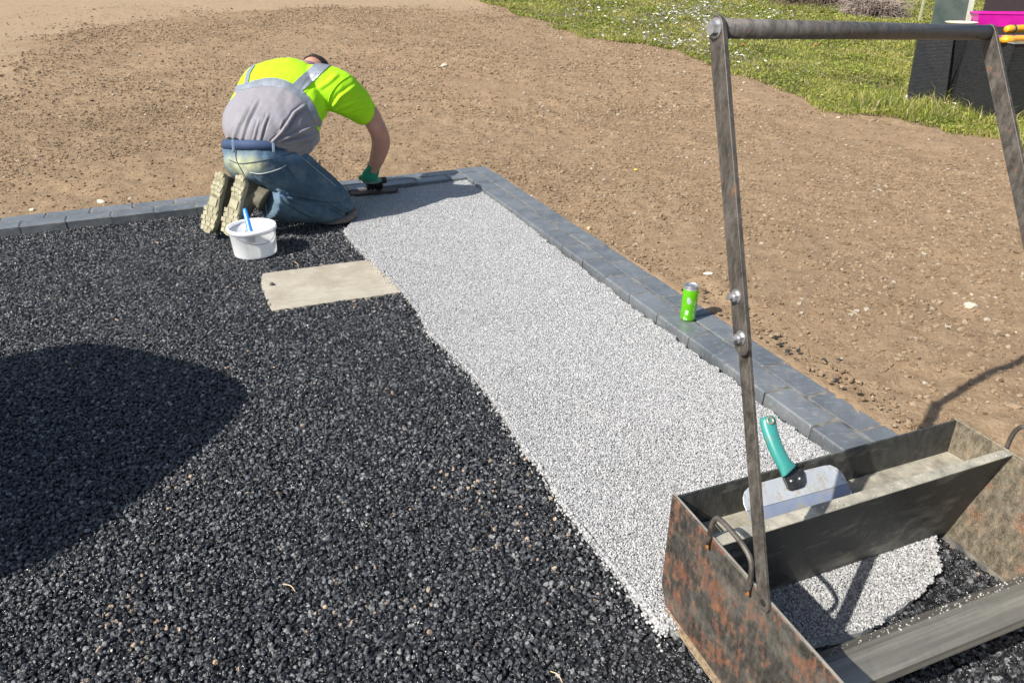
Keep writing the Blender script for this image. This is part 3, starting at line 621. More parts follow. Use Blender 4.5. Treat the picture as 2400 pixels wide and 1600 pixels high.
# the word runs up the can to the right of the emblem; too small in the photo to spell, so only its strokes
cells = []
for k in range(7):
    z0 = .018+k*.0098; a = dg(-68)
    cells += [(a, a+.30, z0, z0+.0016), (a+(.0 if k % 2 else .22), a+(.08 if k % 2 else .30), z0, z0+.0072)]
    if k % 3 != 1: cells.append((a+.04, a+.24, z0+.0055, z0+.0072))
patch(cells, MT_PRW, 'can_lettering')
patch([(dg(-128), dg(-104), .030, .048), (dg(-136), dg(-124), .009, .02), (dg(-116), dg(-108), .009, .016)], simple('pale_green_print', (.42, .74, .40), .4), 'can_mark')
bm = bmesh.new(); pts = []
for a, z in ((-126, .095), (-118, .100), (-106, .097), (-97, .090), (-84, .078), (-97, .079), (-104, .071), (-114, .073), (-124, .080)):
    pts.append(bm.verts.new((cb[0]+(R_+.0004)*math.cos(dg(a)), cb[1]+(R_+.0004)*math.sin(dg(a)), cb[2]+z)))
ctr = bm.verts.new((cb[0]+(R_+.0005)*math.cos(dg(-108)), cb[1]+(R_+.0005)*math.sin(dg(-108)), cb[2]+.086))
for i in range(len(pts)): bm.faces.new((ctr, pts[(i+1) % len(pts)], pts[i]))
part('can_emblem', bm, MT_PRG, can)

# ------------------------------------------------------------------ white tub with a brush
bc = G(600, 592, ZT); bc[2] = ZT-.001; tub = empty('plastic_tub', tuple(bc), 'white plastic tub with wire bail standing on tarmac behind the kneeling worker', 'tub')
m = NM('white_plastic', .42, .5); m.col(m.ramp(m.noise(6, 3), [(.3, (.86, .86, .86)), (.7, (.91, .91, .90))])); m.b.inputs['Subsurface Weight'].default_value = .5; m.b.inputs['Subsurface Radius'].default_value = (1, 1, .9); m.b.inputs['Subsurface Scale'].default_value = .04; MT_WHITE = m.m
Rb, Rt, Hb = .0955, .104, .134
bm = bmesh.new(); lathe(bm, bc, [(0, .004), (Rb-.012, .003), (Rb-.003, .001), (Rb, .005), (Rt-.002, Hb-.022), (Rt-.0005, Hb-.021), (Rt-.001, Hb-.012), (Rt-.0045, Hb-.012), (Rb-.004, .008), (0, .006)], 56); part('tub_body', bm, MT_WHITE, tub, True)
bm = bmesh.new(); lathe(bm, bc, [(Rt-.001, Hb-.020), (Rt+.005, Hb-.019), (Rt+.0058, Hb-.004), (Rt+.004, Hb), (Rt-.001, Hb), (Rt-.0045, Hb-.003), (Rt-.0048, Hb-.013)], 56); rimo = part('tub_rim', bm, MT_WHITE, tub, True)
for p in ((Rt+.0045)*np.array([math.cos(dg(-8)), math.sin(dg(-8))]), (Rt+.0045)*np.array([math.cos(dg(172)), math.sin(dg(172))])):
    b2 = bmesh.new(); box(b2, (bc[0]+p[0], bc[1]+p[1], bc[2]+Hb-.016), (.008, .018, .016), Matrix.Rotation(dg(-8), 3, 'Z'), .002); part('bail_ear', b2, MT_WHITE, rimo)
def tubp(a, r, z): return np.array([bc[0]+r*math.cos(dg(a)), bc[1]+r*math.sin(dg(a)), bc[2]+z])
bm = bmesh.new(); tube(bm, [tubp(-8, Rt+.007, .112), tubp(-18, Rt+.006, .088), tubp(-38, Rt+.003, .074), tubp(-62, Rt+.001, .074), tubp(-85, Rt+.002, .085), tubp(-104, Rt+.004, .100), tubp(-112, Rt+.007, .109)], .0014, 6, 6)
part('wire_bail', bm, simple('galvanised_wire', (.3, .31, .31), .4, .5, .8), tub, True)
br = empty('paint_brush', tuple(bc+np.array([0, 0, .02])), 'blue handled brush leaning inside the white plastic tub', 'brush')
t0, t1 = P(573, 489, bc[1]-.005), P(587, 546, bc[1]-.075); dv = (t0-t1); base = t1-dv*.05
bm = bmesh.new(); loft(bm, [t0, t0+(t1-t0)*.12, t0+(t1-t0)*.35, t0+(t1-t0)*.7, t1, base], [(.006, .004), (.0105, .0055), (.0115, .006), (.012, .007), (.014, .008), (.0145, .008)], np.array([1., 0, .1]), 12, 4, 2.4); m = simple('blue_plastic', (.015, .20, .72), .35, .5); bh = part('brush_handle', bm, m, br, True)
bm = bmesh.new(); hc_ = t0+(t1-t0)*.16+np.array([0, -.006, .0]); ball(bm, hc_, (.0035, .0012, .0042), 10); part('hanging_hole', bm, simple('dark_hole', (.01, .03, .1), .8), bh, True)
bm = bmesh.new(); box(bm, base-dv*.10, (.032, .014, .045), Matrix.Rotation(.1, 3, 'Y')); part('bristles', bm, simple('pale_bristles', (.7, .66, .55), .8), br)

MT_STRAW = simple('dry_straw', (.55, .42, .24), .8)
for k, (x0_, y0_, x1_, y1_, zl, lab) in enumerate([(664, 1368, 692, 1385, ZT+.004, 'short pale straw bit on the black tarmac below the concrete cover'), (690, 614, 700, 626, ZT+.002, 'pale straw lying across the far edge of the concrete cover'), (1290, 1572, 1318, 1598, ZT+.004, 'pale straw on the tarmac at the bottom edge, left of the box'), (1975, 722, 2016, 742, None, 'thin straw on the bare soil right of the upright'), (2060, 1330, 2078, 1352, ZT+.006, 'straw on the black tarmac inside the spreader box')]):
    pa, pb = (G(x0_, y0_, zl), G(x1_, y1_, zl)) if zl is not None else (T(x0_, y0_, .008), T(x1_, y1_, .008))
    bm = bmesh.new(); tube(bm, [pa, (pa+pb)/2+np.array([.003, .003, .003]), pb], .0011, 5, 3); tag(obj('straw', bm, MT_STRAW, None, True), lab, 'straw', 'loose straws')
# ------------------------------------------------------------------ single stones and bits one can pick out
def rock(name, px, py, sx, sy, sz, mm, label, cat, zz=None, seed=0, group=None, lvl=2):
    p = T(px, py) if zz is None else G(px, py, zz); z0 = float(soil_h(p[0], p[1])) if zz is None else zz
    bm = bmesh.new(); bmesh.ops.create_icosphere(bm, subdivisions=lvl, radius=1); rs = np.random.default_rng(seed)
    for v in bm.verts:
        f = 1+.22*float(vnoise(np.array(v.co.x*1.3+seed), np.array(v.co.y*1.3), np.array(v.co.z*1.3), 3))+rs.uniform(-.05, .05); v.co *= f
        v.co = Vector((v.co.x*sx, v.co.y*sy, v.co.z*sz))
    bmesh.ops.rotate(bm, verts=bm.verts, matrix=Matrix.Rotation(rs.uniform(-.7, .7), 3, 'Z')); o = obj(name, bm, mm); o.location = (p[0], p[1], z0+sz*.45); tag(o, label, cat, group); return o
MT_YEL = simple('yellow_petal', (.85, .62, .06), .6); MT_CREAM = simple('cream_chip', (.80, .72, .52), .7); MT_BRST = simple('brown_stone', (.26, .19, .12), .85, .2, var=.25, bump=.4)
rock('stone_chip', 1658, 657, .020, .013, .004, MT_CREAM, 'flat cream stone chip on the soil just above the green can', 'stone', seed=1)
rock('stone', 1380, 534, .013, .011, .010, simple('tan_stone', (.5, .36, .2), .8), 'round tan stone on the soil against the outer side of the edging', 'stone', seed=2)
rock('fallen_petal', 1490, 395, .013, .012, .003, MT_YEL, 'small yellow petal lying on the bare soil', 'petal', seed=3)
rock('stone_chip', 1388, 391, .014, .006, .003, MT_CREAM, 'slim white chip on the soil left of the yellow petal', 'stone', seed=4)
rock('stone', 2370, 957, .024, .017, .006, MT_BRST, 'flat round brown stone half sunk in soil below the handle shadow', 'stone', seed=5)
rock('stone', 236, 470, .034, .018, .012, MT_PALE, 'pale oblong stone on the soil behind the left part of the edging', 'stone', seed=6)
rock('stone', 74, 487, .016, .012, .010, MT_PALE, 'pale round stone at the back of the edging near the left picture edge', 'stone', seed=7)
rock('stone', 1042, 155, .05, .03, .02, MT_PALE, 'whitish stone on the soil above the kneeling worker\'s elbow', 'stone', seed=8)
rock('stone', 2275, 712, .03, .022, .014, MT_PALE, 'light grey lumpy stone on the soil at right of the uprights', 'stone', seed=9)
rock('stone', 2040, 284, .035, .018, .012, MT_BRST, 'tan flat stone where the bare soil meets the lawn', 'stone', seed=10)
rock('stone', 1965, 279, .026, .011, .007, MT_PALE, 'pale flat stone on soil beside the lawn edge', 'stone', seed=11)
rock('stone', 2010, 908, .011, .008, .006, MT_BRST, 'small tan stone beside a tarmac crumb near the edging', 'stone', seed=12)
MT_CRUMB = simple('tarmac_crumb', (.02, .02, .022), .5, .5, var=.4, sc=60)
for k, (x, y) in enumerate([(1815, 800), (1826, 818), (1843, 838), (1868, 837), (1967, 851), (1955, 905), (1928, 859), (638-0, 668)]):
    if k < 7: rock('tarmac_crumb', x, y, .0085, .007, .006, MT_CRUMB, ['black tarmac crumb on soil, highest of the row beside the upright', 'black tarmac crumb just below the highest one beside the upright', 'left one of two black crumbs side by side near the edging', 'right one of two black crumbs side by side, next to a white chip', 'black tarmac crumb lying farthest out on the soil from the edging', 'flattish black crumb near the edging, lowest of the crumbs', 'small black crumb on the soil between the pair and the outlier'][k], 'crumb', seed=20+k, group='tarmac crumbs on the soil')
rock('tarmac_crumb', 638, 668, .010, .009, .008, MT_CRUMB, 'lone dark pebble lying on the bare concrete cover', 'pebble', zz=ZT+.001, seed=30)

# ------------------------------------------------------------------ guessed bulk bag, added out of view to cast the shadow across the tarmac
bag = empty('unseen_bulk_bag', (-2.2, 1.45, ZT), 'white woven bulk bag heaped with aggregate added unseen left of the tarmac, guessed from its shadow', 'bulk bag')
A_ = math.radians(68); e1_ = np.array([math.cos(A_), math.sin(A_), 0]); e2_ = np.array([-math.sin(A_), math.cos(A_), 0]); o_ = np.array([-1.59, 1.40, ZT-.01])
bm = bmesh.new(); ctr_ = o_-e1_*.52+e2_*.50; rr = [.45, .48, .51, .525, .52, .51]; zz_ = [0, .08, .35, .65, .86, .96]
loft(bm, [ctr_+EZ*z for z in zz_], [(r, r) for r in rr], e1_, 48, 3, 3.6)
part('bag_body', bm, simple('woven_white', (.62, .61, .57), .8, .2, sc=60, bump=.3), bag, True)
bm = bmesh.new(); loft(bm, [ctr_+EZ*.96, ctr_+EZ*.98, ctr_+EZ*1.0, ctr_+EZ*1.01], [(.50, .50), (.42, .42), (.27, .27), (.08, .08)], e1_, 40, 3, 3); part('aggregate_heap', bm, MT_RBED, bag, True)
for sx, sy in ((-1, -1), (-1, 1), (1, 1), (1, -1)):
    b2 = bmesh.new(); c2 = ctr_+e1_*sx*.41+e2_*sy*.41; tube(b2, [c2+EZ*.88-e1_*.06*sx, c2+EZ*.96-e1_*.05*sx, c2+EZ*.985-e1_*.03*sx, c2+EZ*.96-e2_*.05*sy, c2+EZ*.88-e2_*.06*sy], .014, 8, 4); part('lifting_loop', b2, MT_WHITE, bag, True)
# ------------------------------------------------------------------ lawn: blades, leaves, daisies
def npblades(name, x, y, z, h, wd, lean, m, label, cat, tint):
    n = len(x); a = RNG.uniform(0, 2*math.pi, n); b = RNG.uniform(0, 2*math.pi, n); sx, sy = np.cos(a)*wd/2, np.sin(a)*wd/2; lx_, ly_ = np.cos(b)*lean*h, np.sin(b)*lean*h
    B = np.stack([x, y, z], 1); s_ = np.stack([sx, sy, 0*sx], 1); mid = B+np.stack([lx_*.35, ly_*.35, h*.62], 1); tip = B+np.stack([lx_, ly_, h*np.sqrt(np.clip(1-lean**2*.45, .1, 1))], 1)
    V = np.stack([B-s_, B+s_, mid+s_*.8, mid-s_*.8, tip], 1).reshape(-1, 3); k = np.arange(n)[:, None]*5
    t_ = np.concatenate([k+[0, 1, 2], k+[0, 2, 3], k+[3, 2, 4]], 1).reshape(-1, 3); me = npmesh(name, V, t_)
    at = me.attributes.new('tint', 'FLOAT', 'POINT'); at.data.foreach_set('value', np.repeat(tint, 5).astype(np.float32)); o = link(name, me, m); tag(o, label, cat, kind='stuff'); return o
def lawn_pts(n, r0=5.0, r1=22, spread=.05):
    out = []; need = n
    while need > 0:
        k = n*3; r = r0*(r1/r0)**RNG.random(k); th_ = RNG.uniform(math.radians(38), math.radians(98), k); x, y = r*np.cos(th_), r*np.sin(th_)
        wob = .07*fbm(x*2.2, y*2.2, o=3, s=21)+RNG.normal(0, .03, k)*(.6+fbm(x*4, y*4, s=61)); ok = inpoly(x+wob, y+wob, LAWN) & seen(x, y, .05, 120, 0); ok &= proj(np.stack([x, y, np.full(k, 0.)], 1))[:, 1] > -260
        out.append(np.stack([x, y], 1)[ok]); need -= ok.sum()
    return np.concatenate(out)[:n]
p_ = lawn_pts(250000); x, y = p_[:, 0], p_[:, 1]; dist = np.hypot(x, y); nn = fbm(x*1.6, y*1.6, o=3, s=71); n2_ = fbm(x*5, y*5, o=2, s=75)
h = RNG.uniform(.018, .045, len(x))*(1+.5*np.clip(n2_, 0, 1)+.35*np.clip(nn, 0, 1)); wd = RNG.uniform(.003, .006, len(x))*np.clip(dist/8, 1, 2.2)
bt = T(2200, 262); d_ = np.hypot(x-bt[0], (y-bt[1])*1.2); tall = (d_ < .75) & (RNG.random(len(x)) < .25); h = np.where(tall, h*RNG.uniform(1.6, 3.4, len(x)), h)
tint = np.clip(.52+.40*nn+.18*n2_+RNG.normal(0, .15, len(x)), 0, .86); tint = np.where(RNG.random(len(x)) < .16+.2*np.clip(-nn, 0, 1), RNG.uniform(.86, 1, len(x)), tint)
npblades('lawn_grass', x, y, lawn_z(x, y)-.004, h, wd, RNG.uniform(.35, 1.25, len(x)), MT_GRASS, 'short sunlit lawn grass with straw coloured patches beside the bare soil', 'grass', tint)
p_ = lawn_pts(90000); x, y = p_[:, 0], p_[:, 1]; n = len(x); nn = fbm(x*3, y*3, o=3, s=81); ok = RNG.random(n) < np.clip(.5+1.2*nn, .1, 1); x, y = x[ok], y[ok]; n = len(x)
r = RNG.uniform(.006, .014, n)*np.clip(np.hypot(x, y)/8, 1, 1.8); a = RNG.uniform(0, 6.283, n); zz_ = lawn_z(x, y)+RNG.uniform(.008, .03, n); tl_ = RNG.uniform(-.7, .7, (n, 2))
V = []
for k in range(5):
    an = a+(0, 1.1, 2.4, 3.9, 5.2)[k]; rr = r*(1.25, .8, .8, .8, .8)[k]; dx_, dy_ = np.cos(an)*rr, np.sin(an)*rr; V.append(np.stack([x+dx_, y+dy_, zz_+dx_*tl_[:, 0]+dy_*tl_[:, 1]], 1))
V = np.stack(V, 1).reshape(-1, 3); k = np.arange(n)[:, None]*5; me = npmesh('lawn_weeds', V, np.concatenate([k+[0, 1, 2], k+[0, 2, 3], k+[0, 3, 4]], 1).reshape(-1, 3))
at = me.attributes.new('tint', 'FLOAT', 'POINT'); at.data.foreach_set('value', np.repeat(np.clip(RNG.normal(.55, .16, n), 0, .85), 5).astype(np.float32)); tag(link('lawn_weeds', me, MT_GRASS), 'low broad leaved weeds and clover growing through the lawn', 'weeds', kind='stuff')
# daisies
cl = [((1330, 30), 60, 10, 40), ((1300, 62), 50, 8, 22), ((1420, 95), 60, 10, 26), ((1480, 52), 70, 14, 60), ((1580, 48), 60, 16, 130), ((1640, 30), 40, 12, 70), ((1560, 98), 50, 12, 60), ((1610, 108), 40, 14, 60), ((1660, 70), 30, 18, 60), ((1700, 20), 60, 6, 40), ((1710, 95), 20, 30, 26), ((1730, 145), 22, 16, 26), ((1770, 160), 16, 10, 6), ((1900, 185), 30, 12, 12), ((1560, 14), 80, 6, 40), ((1650, 132), 30, 8, 12), ((1780, 40), 50, 6, 30), ((2120, 84), 90, 4, 10), ((2200, 268), 20, 6, 4)]
pts = []
for (cx_, cy_), sx_, sy_, k in cl:
    for _ in range(int(k*2.6)):
        q_ = T(random.gauss(cx_, sx_), max(2, random.gauss(cy_, sy_)))
        if inpoly(np.array([q_[0]]), np.array([q_[1]]), LAWN)[0]: pts.append(q_)
pts = np.array(pts); n = len(pts); V = []; F_ = []; V2 = []; F2 = []
for i in range(n):
    c = np.array([pts[i][0], pts[i][1], lawn_z(pts[i][0], pts[i][1])+random.uniform(.03, .055)]); r = random.uniform(.012, .018)*min(1.4, max(1, np.hypot(c[0], c[1])/9)); tx, ty = random.gauss(-.15, .3), random.gauss(-.3, .3); b0 = len(V)
    for j in range(11):
        a = 2*math.pi*j/11; rr = r*(1 if j % 1 == 0 else .8)*random.uniform(.82, 1.05); V.append(c+np.array([math.cos(a)*rr, math.sin(a)*rr, rr*(math.cos(a)*tx+math.sin(a)*ty)+.002]))
    V.append(c); F_ += [(b0+11, b0+j, b0+(j+1) % 11) for j in range(11)]
    b1 = len(V2); u_ = np.array([-tx, -ty, 1]); u_ /= np.linalg.norm(u_); V2.append(c+u_*.004)
    for j in range(6): a = 2*math.pi*j/6; V2.append(c+np.array([math.cos(a)*r*.3, math.sin(a)*r*.3, r*.3*(math.cos(a)*tx+math.sin(a)*ty)])+u_*.0015)
    F2 += [(b1, b1+1+j, b1+1+(j+1) % 6) for j in range(6)]
tag(link('daisy_flowers', npmesh('daisy_flowers', V, F_), MT_DAISY), 'drift of small white daisies scattered through the lawn', 'daisies', kind='stuff')
tag(link('daisy_eyes', npmesh('daisy_eyes', V2, F2), MT_DAISYC), 'tiny yellow centres of the lawn daisies', 'daisies', kind='stuff')

# ------------------------------------------------------------------ rattan furniture with things on it
def ZF(x, y): return (2050+x/4.9, y/4.9)
m = NM('black_rattan', .42, .5, coord='UV'); uv = m.sep(); br_ = m.t.nodes.new('ShaderNodeTexBrick'); br_.inputs['Scale'].default_value = 1; br_.inputs['Brick Width'].default_value = .030; br_.inputs['Row Height'].default_value = .011; br_.inputs['Mortar Size'].default_value = .0022; br_.inputs['Mortar Smooth'].default_value = .9
m.L(m.co, br_.inputs['Vector']); br_.inputs[1].default_value = (.030, .031, .033, 1); br_.inputs[2].default_value = (.017, .018, .019, 1); br_.inputs[3].default_value = (.008, .008, .008, 1); m.col(br_.outputs[0]); m.bump(m.math('SUBTRACT', 1.0, br_.outputs[1]), 1.0, .006); MT_RAT = m.m
def slab(name, pts, th, mm, par):
    """four corners in order bottom-left, bottom-right, top-right, top-left of the near face; woven face gets metre-scaled UVs"""
    pts = [np.asarray(p, float) for p in pts]; n = np.cross(pts[1]-pts[0], pts[3]-pts[0]); n /= np.linalg.norm(n); bm = bmesh.new(); prism(bm, pts, -n*th); bmesh.ops.recalc_face_normals(bm, faces=bm.faces)
    uvl = bm.loops.layers.uv.new('UVMap'); ux = (pts[1]-pts[0])/np.linalg.norm(pts[1]-pts[0]); uy = np.cross(n, ux)
    for f in bm.faces:
        fn = np.array(f.normal); side_ = abs(fn@n) < .5
        for l in f.loops: q_ = np.array(l.vert.co)-pts[0]; l[uvl].uv = ((q_@ux)+(q_@n if side_ else 0), q_@uy)
    return part(name, bm, mm, par)
c0, c1 = T(2322, 290), T(2220, 254); zg = lawn_z(c0[0], c0[1]); c0[2] = c1[2] = zg; HT = P(2362, 104, c0[1])[2]
dA = (c1-c0)[:2]; LA = float(np.linalg.norm(dA)); dA = dA/LA; dBq = np.array([-dA[1], dA[0]]); dBq = -dBq if dBq[0] < 0 else dBq
tab = empty('rattan_table', tuple(c0), 'large black woven rattan table block on the lawn with tools on top', 'table')
t3 = lambda a, b, z: np.array([c0[0]+dA[0]*a+dBq[0]*b, c0[1]+dA[1]*a+dBq[1]*b, z])
slab('side_panel', [t3(LA, 0, zg), t3(0, 0, zg), t3(0, 0, HT), t3(LA, 0, HT)], .03, MT_RAT, tab)
slab('end_panel', [t3(0, .003, zg), t3(0, 1.1, zg), t3(0, 1.1, HT), t3(0, .003, HT)], .03, MT_RAT, tab)
slab('side_panel', [t3(0, 1.1, zg), t3(LA, 1.1, zg), t3(LA, 1.1, HT), t3(0, 1.1, HT)], .03, MT_RAT, tab); slab('end_panel', [t3(LA, 1.1, zg), t3(LA, 0, zg), t3(LA, 0, HT), t3(LA, 1.1, HT)], .03, MT_RAT, tab)
MT_GLASS = simple('grey_glass_top', (.22, .25, .24), .08, .6, .1, .05)
bm = bmesh.new(); prism(bm, [t3(-.012, -.012, HT+.002), t3(LA+.012, -.012, HT+.002), t3(LA+.012, 1.11, HT+.002), t3(-.012, 1.11, HT+.002)], EZ*.008); bmesh.ops.recalc_face_normals(bm, faces=bm.faces); part('glass_top', bm, MT_GLASS, tab)
# chair pushed up at its left: tall woven back that leans a little
b0_, b1_ = T(2124, 247), T(2213, 252); D1 = b0_[1]; z1_ = lawn_z(b0_[0], b0_[1])
ch = empty('rattan_chair', (b0_[0], b0_[1], z1_), 'tall black woven rattan chair with its back turned, left of the big rattan table', 'chair')
tl_, tr_ = P(2157, 62, D1+.12), P(2239, 62, b1_[1]+.10)
slab('chair_back', [b0_, b1_, tr_, tl_], .05, MT_RAT, ch)
off = (c1-b1_)*np.array([.82, 1, 0])+np.array([0, .10, 0]); slab('dark_gap_filler', [b1_+np.array([.012, .03, 0]), c1+np.array([.10, .12, 0]), P(2285, 84, c1[1]+.14), tr_+np.array([.012, .03, 0])], .03, MT_RAT, ch)  # dark filler panel added to stand in for the dark gap beside the table
# white stick standing against it
s0 = T(2119, 246); bm = bmesh.new(); tube(bm, [s0-EZ*.01, P(2126, 224, s0[1]+.02)], .009, 10, 1); st_o = obj('white_stick', bm, MT_WHITE); tag(st_o, 'short white stick standing in the grass against the rattan chair', 'stick')
# leaning framed glass pane behind
g0, g1 = P(2176, 92, D1+.85), P(2254, 92, D1+.85); g2, g3 = P(2283, -60, D1+1.15), P(2204, -60, D1+1.15)
down = (g0-g3); g0 = g0+down*((g0[2]-.1)/max(.01, -down[2])); g1 = g1+(g1-g2)*((g1[2]-.1)/max(.01, -(g1-g2)[2]))
pn_ = empty('glass_pane', tuple(g0), 'tall greyish green glazed pane leaning upright behind the rattan chair', 'glass pane')
m = NM('dusty_glass', .12, .5); m.col(m.ramp(m.noise(5, 4), [(.3, (.045, .06, .05)), (.7, (.10, .115, .095))])); slab('pane', [g0, g1, g2, g3], .008, m.m, pn_)
slab('frame_bar', [g1+np.array([.002, 0, 0]), g1+np.array([.055, 0, 0]), g2+np.array([.055, 0, 0]), g2+np.array([.002, 0, 0])], .03, simple('pale_frame', (.36, .38, .30), .6), pn_)
# cream dish, magenta crate, orange tools on the table
dcp = P(2254, 51, c0[1]+.60); dcp[2] = 0; r0_ = ray(2254, 52); tt = (HT+.05-CAM_H)/r0_[2]; dcp = CP+r0_*tt; rd = 28*np.linalg.norm(dcp-CP)/1700
dish = empty('dish', (dcp[0], dcp[1], HT+.01), 'shallow round cream dish on the rattan table behind the handle tube', 'dish')
bm = bmesh.new(); lathe(bm, np.array([dcp[0], dcp[1], HT+.01]), [(0, .004), (rd*.6, .002), (rd*.97, .036), (rd, .042), (rd*.93, .040), (rd*.6, .009), (0, .008)], 36); part('dish_body', bm, simple('cream_glaze', (.74, .68, .50), .4), dish, True)
def onz(x, y, z): r_ = ray(x, y); return CP+r_*((z-CAM_H)/r_[2])
a_ = onz(2292, 62, HT+.012); wv_ = np.array([math.cos(math.radians(-12)), math.sin(math.radians(-12)), 0]); uv_ = np.array([-wv_[1], wv_[0], 0]); S = np.linalg.norm(a_-CP)/1700
crate = empty('plastic_crate', tuple(a_), 'translucent magenta plastic crate standing on the rattan table', 'crate')
Wc, Dc, Hc_ = 92*S, .18, 21*S; m = NM('magenta_plastic', .3, .5); m.col(m.ramp(m.noise(7, 2), [(.3, (.50, .008, .27)), (.7, (.72, .02, .42))])); m.b.inputs['Transmission Weight'].default_value = .15; MT_MAG = m.m
bm = bmesh.new(); lo_ = [a_+wv_*x_+uv_*y_ for x_, y_ in ((0, 0), (Wc, 0), (Wc, Dc), (0, Dc))]; hi_ = [a_+EZ*Hc_+wv_*x_+uv_*y_ for x_, y_ in ((-.03, -.02), (Wc+.03, -.02), (Wc+.03, Dc+.02), (-.03, Dc+.02))]; li = [p+EZ*.006+(a_+wv_*Wc/2+uv_*Dc/2-p)*.03*np.array([1, 1, 0]) for p in lo_]; hi2 = [p+(a_+wv_*Wc/2+uv_*Dc/2-p)*.03*np.array([1, 1, 0]) for p in hi_]
vs = [[bm.verts.new(p) for p in L4] for L4 in (lo_, hi_, hi2, li)]
for i in range(3):
    for j in range(4): bm.faces.new((vs[i][j], vs[i][(j+1) % 4], vs[i+1][(j+1) % 4], vs[i+1][j]))
bm.faces.new(vs[0][::-1]); bm.faces.new(vs[3]); cb_ = part('crate_body', bm, MT_MAG, crate)
bm = bmesh.new(); ho = [p+(p-(a_+wv_*Wc/2+uv_*Dc/2))*.05*np.array([1, 1, 0]) for p in hi_]; rimv = [[bm.verts.new(p) for p in L4] for L4 in (ho, [p+EZ*.012 for p in ho], [p+EZ*.012 for p in hi2], hi2)]
for i in range(4):
    for j in range(4): bm.faces.new((rimv[i][j], rimv[i][(j+1) % 4], rimv[(i+1) % 4][(j+1) % 4], rimv[(i+1) % 4][j]))
part('crate_rim', bm, MT_MAG, crate)
MT_ORG = simple('orange_plastic', (.85, .36, .015), .4, .5, var=.08); MT_DK = simple('dark_grip_rubber', (.05, .05, .05), .6)
o0, o1 = onz(2358, 69, HT+.03), onz(2440, 66, HT+.03); tool = empty('orange_tool', tuple(o0), 'orange tool handles with grey band lying on the rattan table beside the crate', 'tool')
bm = bmesh.new(); loft(bm, [o0, o0+(o1-o0)*.1, o0+(o1-o0)*.25, o1], [.026, .034, .031, .034], None, 16, 4); up_ = part('upper_handle', bm, MT_ORG, tool, True)
bm = bmesh.new(); c_1 = o0+(o1-o0)*.16; tube(bm, [c_1, c_1+(o1-o0)*.05], .0355, 16, 1); part('grey_band', bm, MT_DK, up_, True)
q_0, q_1 = onz(2352, 94, HT+.022), onz(2440, 88, HT+.022); bm = bmesh.new(); loft(bm, [q_0, q_0+(q_1-q_0)*.12, q_0+(q_1-q_0)*.3, q_1], [(.03, .02), (.045, .026), (.036, .022), (.036, .022)], None, 14, 4, 2.6); part('lower_handle', bm, MT_ORG, tool, True)
q_2, q_3 = onz(2308, 92, HT+.012), onz(2345, 93, HT+.014); bm = bmesh.new(); loft(bm, [q_2, q_3], [(.01, .006), (.026, .012)], None, 10, 1); part('tool_tip', bm, MT_ORG, tool, True)
bm = bmesh.new(); d_0 = onz(2371, 96, HT+.045); ball(bm, q_0+(q_1-q_0)*.14+np.array([-.01, -.03, .01]), .012, 10); part('pivot_screw', bm, MT_ZINC, tool, True)
# dark chair back behind the table
k0, k1, k2, k3 = P(2300, 60, c0[1]+2.6), P(2470, 60, c0[1]+2.6), P(2480, -70, c0[1]+2.9), P(2330, -70, c0[1]+2.9)
k0 = k0+(k0-k3)*((k0[2]-.1)/(k3-k0)[2]); k1 = k1+(k1-k2)*((k1[2]-.1)/(k2-k1)[2])
cb2 = empty('rattan_chair', tuple(k0), 'dark brown chair back standing behind the magenta crate', 'chair'); slab('chair_back', [k0, k1, k2, k3], .04, simple('dark_brown_rattan', (.030, .018, .018), .6, .4, bump=.4), cb2)
# garden stake and two heaps of dead stems
s0 = T(2154, 52); bm = bmesh.new(); loft(bm, [s0-EZ*.05, s0+EZ*.6, s0+EZ*1.15+np.array([.03, 0, 0])], [.022, .021, .02], None, 8, 2, 4); tag(obj('garden_stake', bm, simple('weathered_wood', (.30, .30, .19), .85, bump=.4)), 'thin weathered wooden stake standing in the lawn beside the dead shrub', 'stake')
def dead_shrub(cx, cy, rx, hz, n, label, seed, cols):
    rs = np.random.default_rng(seed); c = T(cx, cy); c[2] = lawn_z(c[0], c[1]); V = []; F_ = []
    for i in range(n):
        a = rs.uniform(0, 6.283); r = rx*np.sqrt(rs.random()); p = c+np.array([math.cos(a)*r*.5, math.sin(a)*r*.5+rx*.4, rs.uniform(-.02, hz*.3)]); d = np.array([math.cos(a)*1.0, math.sin(a)*.8, rs.uniform(.4, 2.0)]); d /= np.linalg.norm(d); w_ = rs.uniform(.0025, .007)*1.5; L_ = rs.uniform(.25, .6)*rx*1.5; b0 = len(V); k = 7
        for j in range(k+1):
            for q_ in range(3):
                an = 2.094*q_; V.append(p+np.array([math.cos(an), math.sin(an)*.6, math.sin(an)*.8])*w_*(1-.7*j/k))
            d = d+rs.normal(0, .38, 3)+np.array([math.cos(a)*.08, math.sin(a)*.05, -.22]); d /= np.linalg.norm(d); p = p+d*L_/k*1.6
            if p[2] < c[2]+.01: p[2] = c[2]+.01
        for j in range(k):
            for q_ in range(3): u0 = b0+j*3+q_; u1 = b0+j*3+(q_+1) % 3; F_ += [(u0, u1, u1+3), (u0, u1+3, u0+3)]
    root_ = empty('dead_shrub', tuple(c), label, 'shrub'); me = npmesh('stems', V, F_); m = NM('dry_stems', .85, .2); m.col(m.ramp(m.noise(14, 4, .6), [(.3, cols[0]), (.7, cols[1])])); o = partme('stems', me, m.m, root_); o['kind'] = 'stuff'
dead_shrub(2055, 42, .46, .5, 900, 'tangled pale dead shrub at the top edge, right of the darker heap', 5, ((.14, .10, .085), (.46, .38, .32)))
dead_shrub(1925, 14, .85, .6, 800, 'darker brown tangled heap of dead stems at the very top edge', 6, ((.08, .055, .04), (.28, .21, .16)))
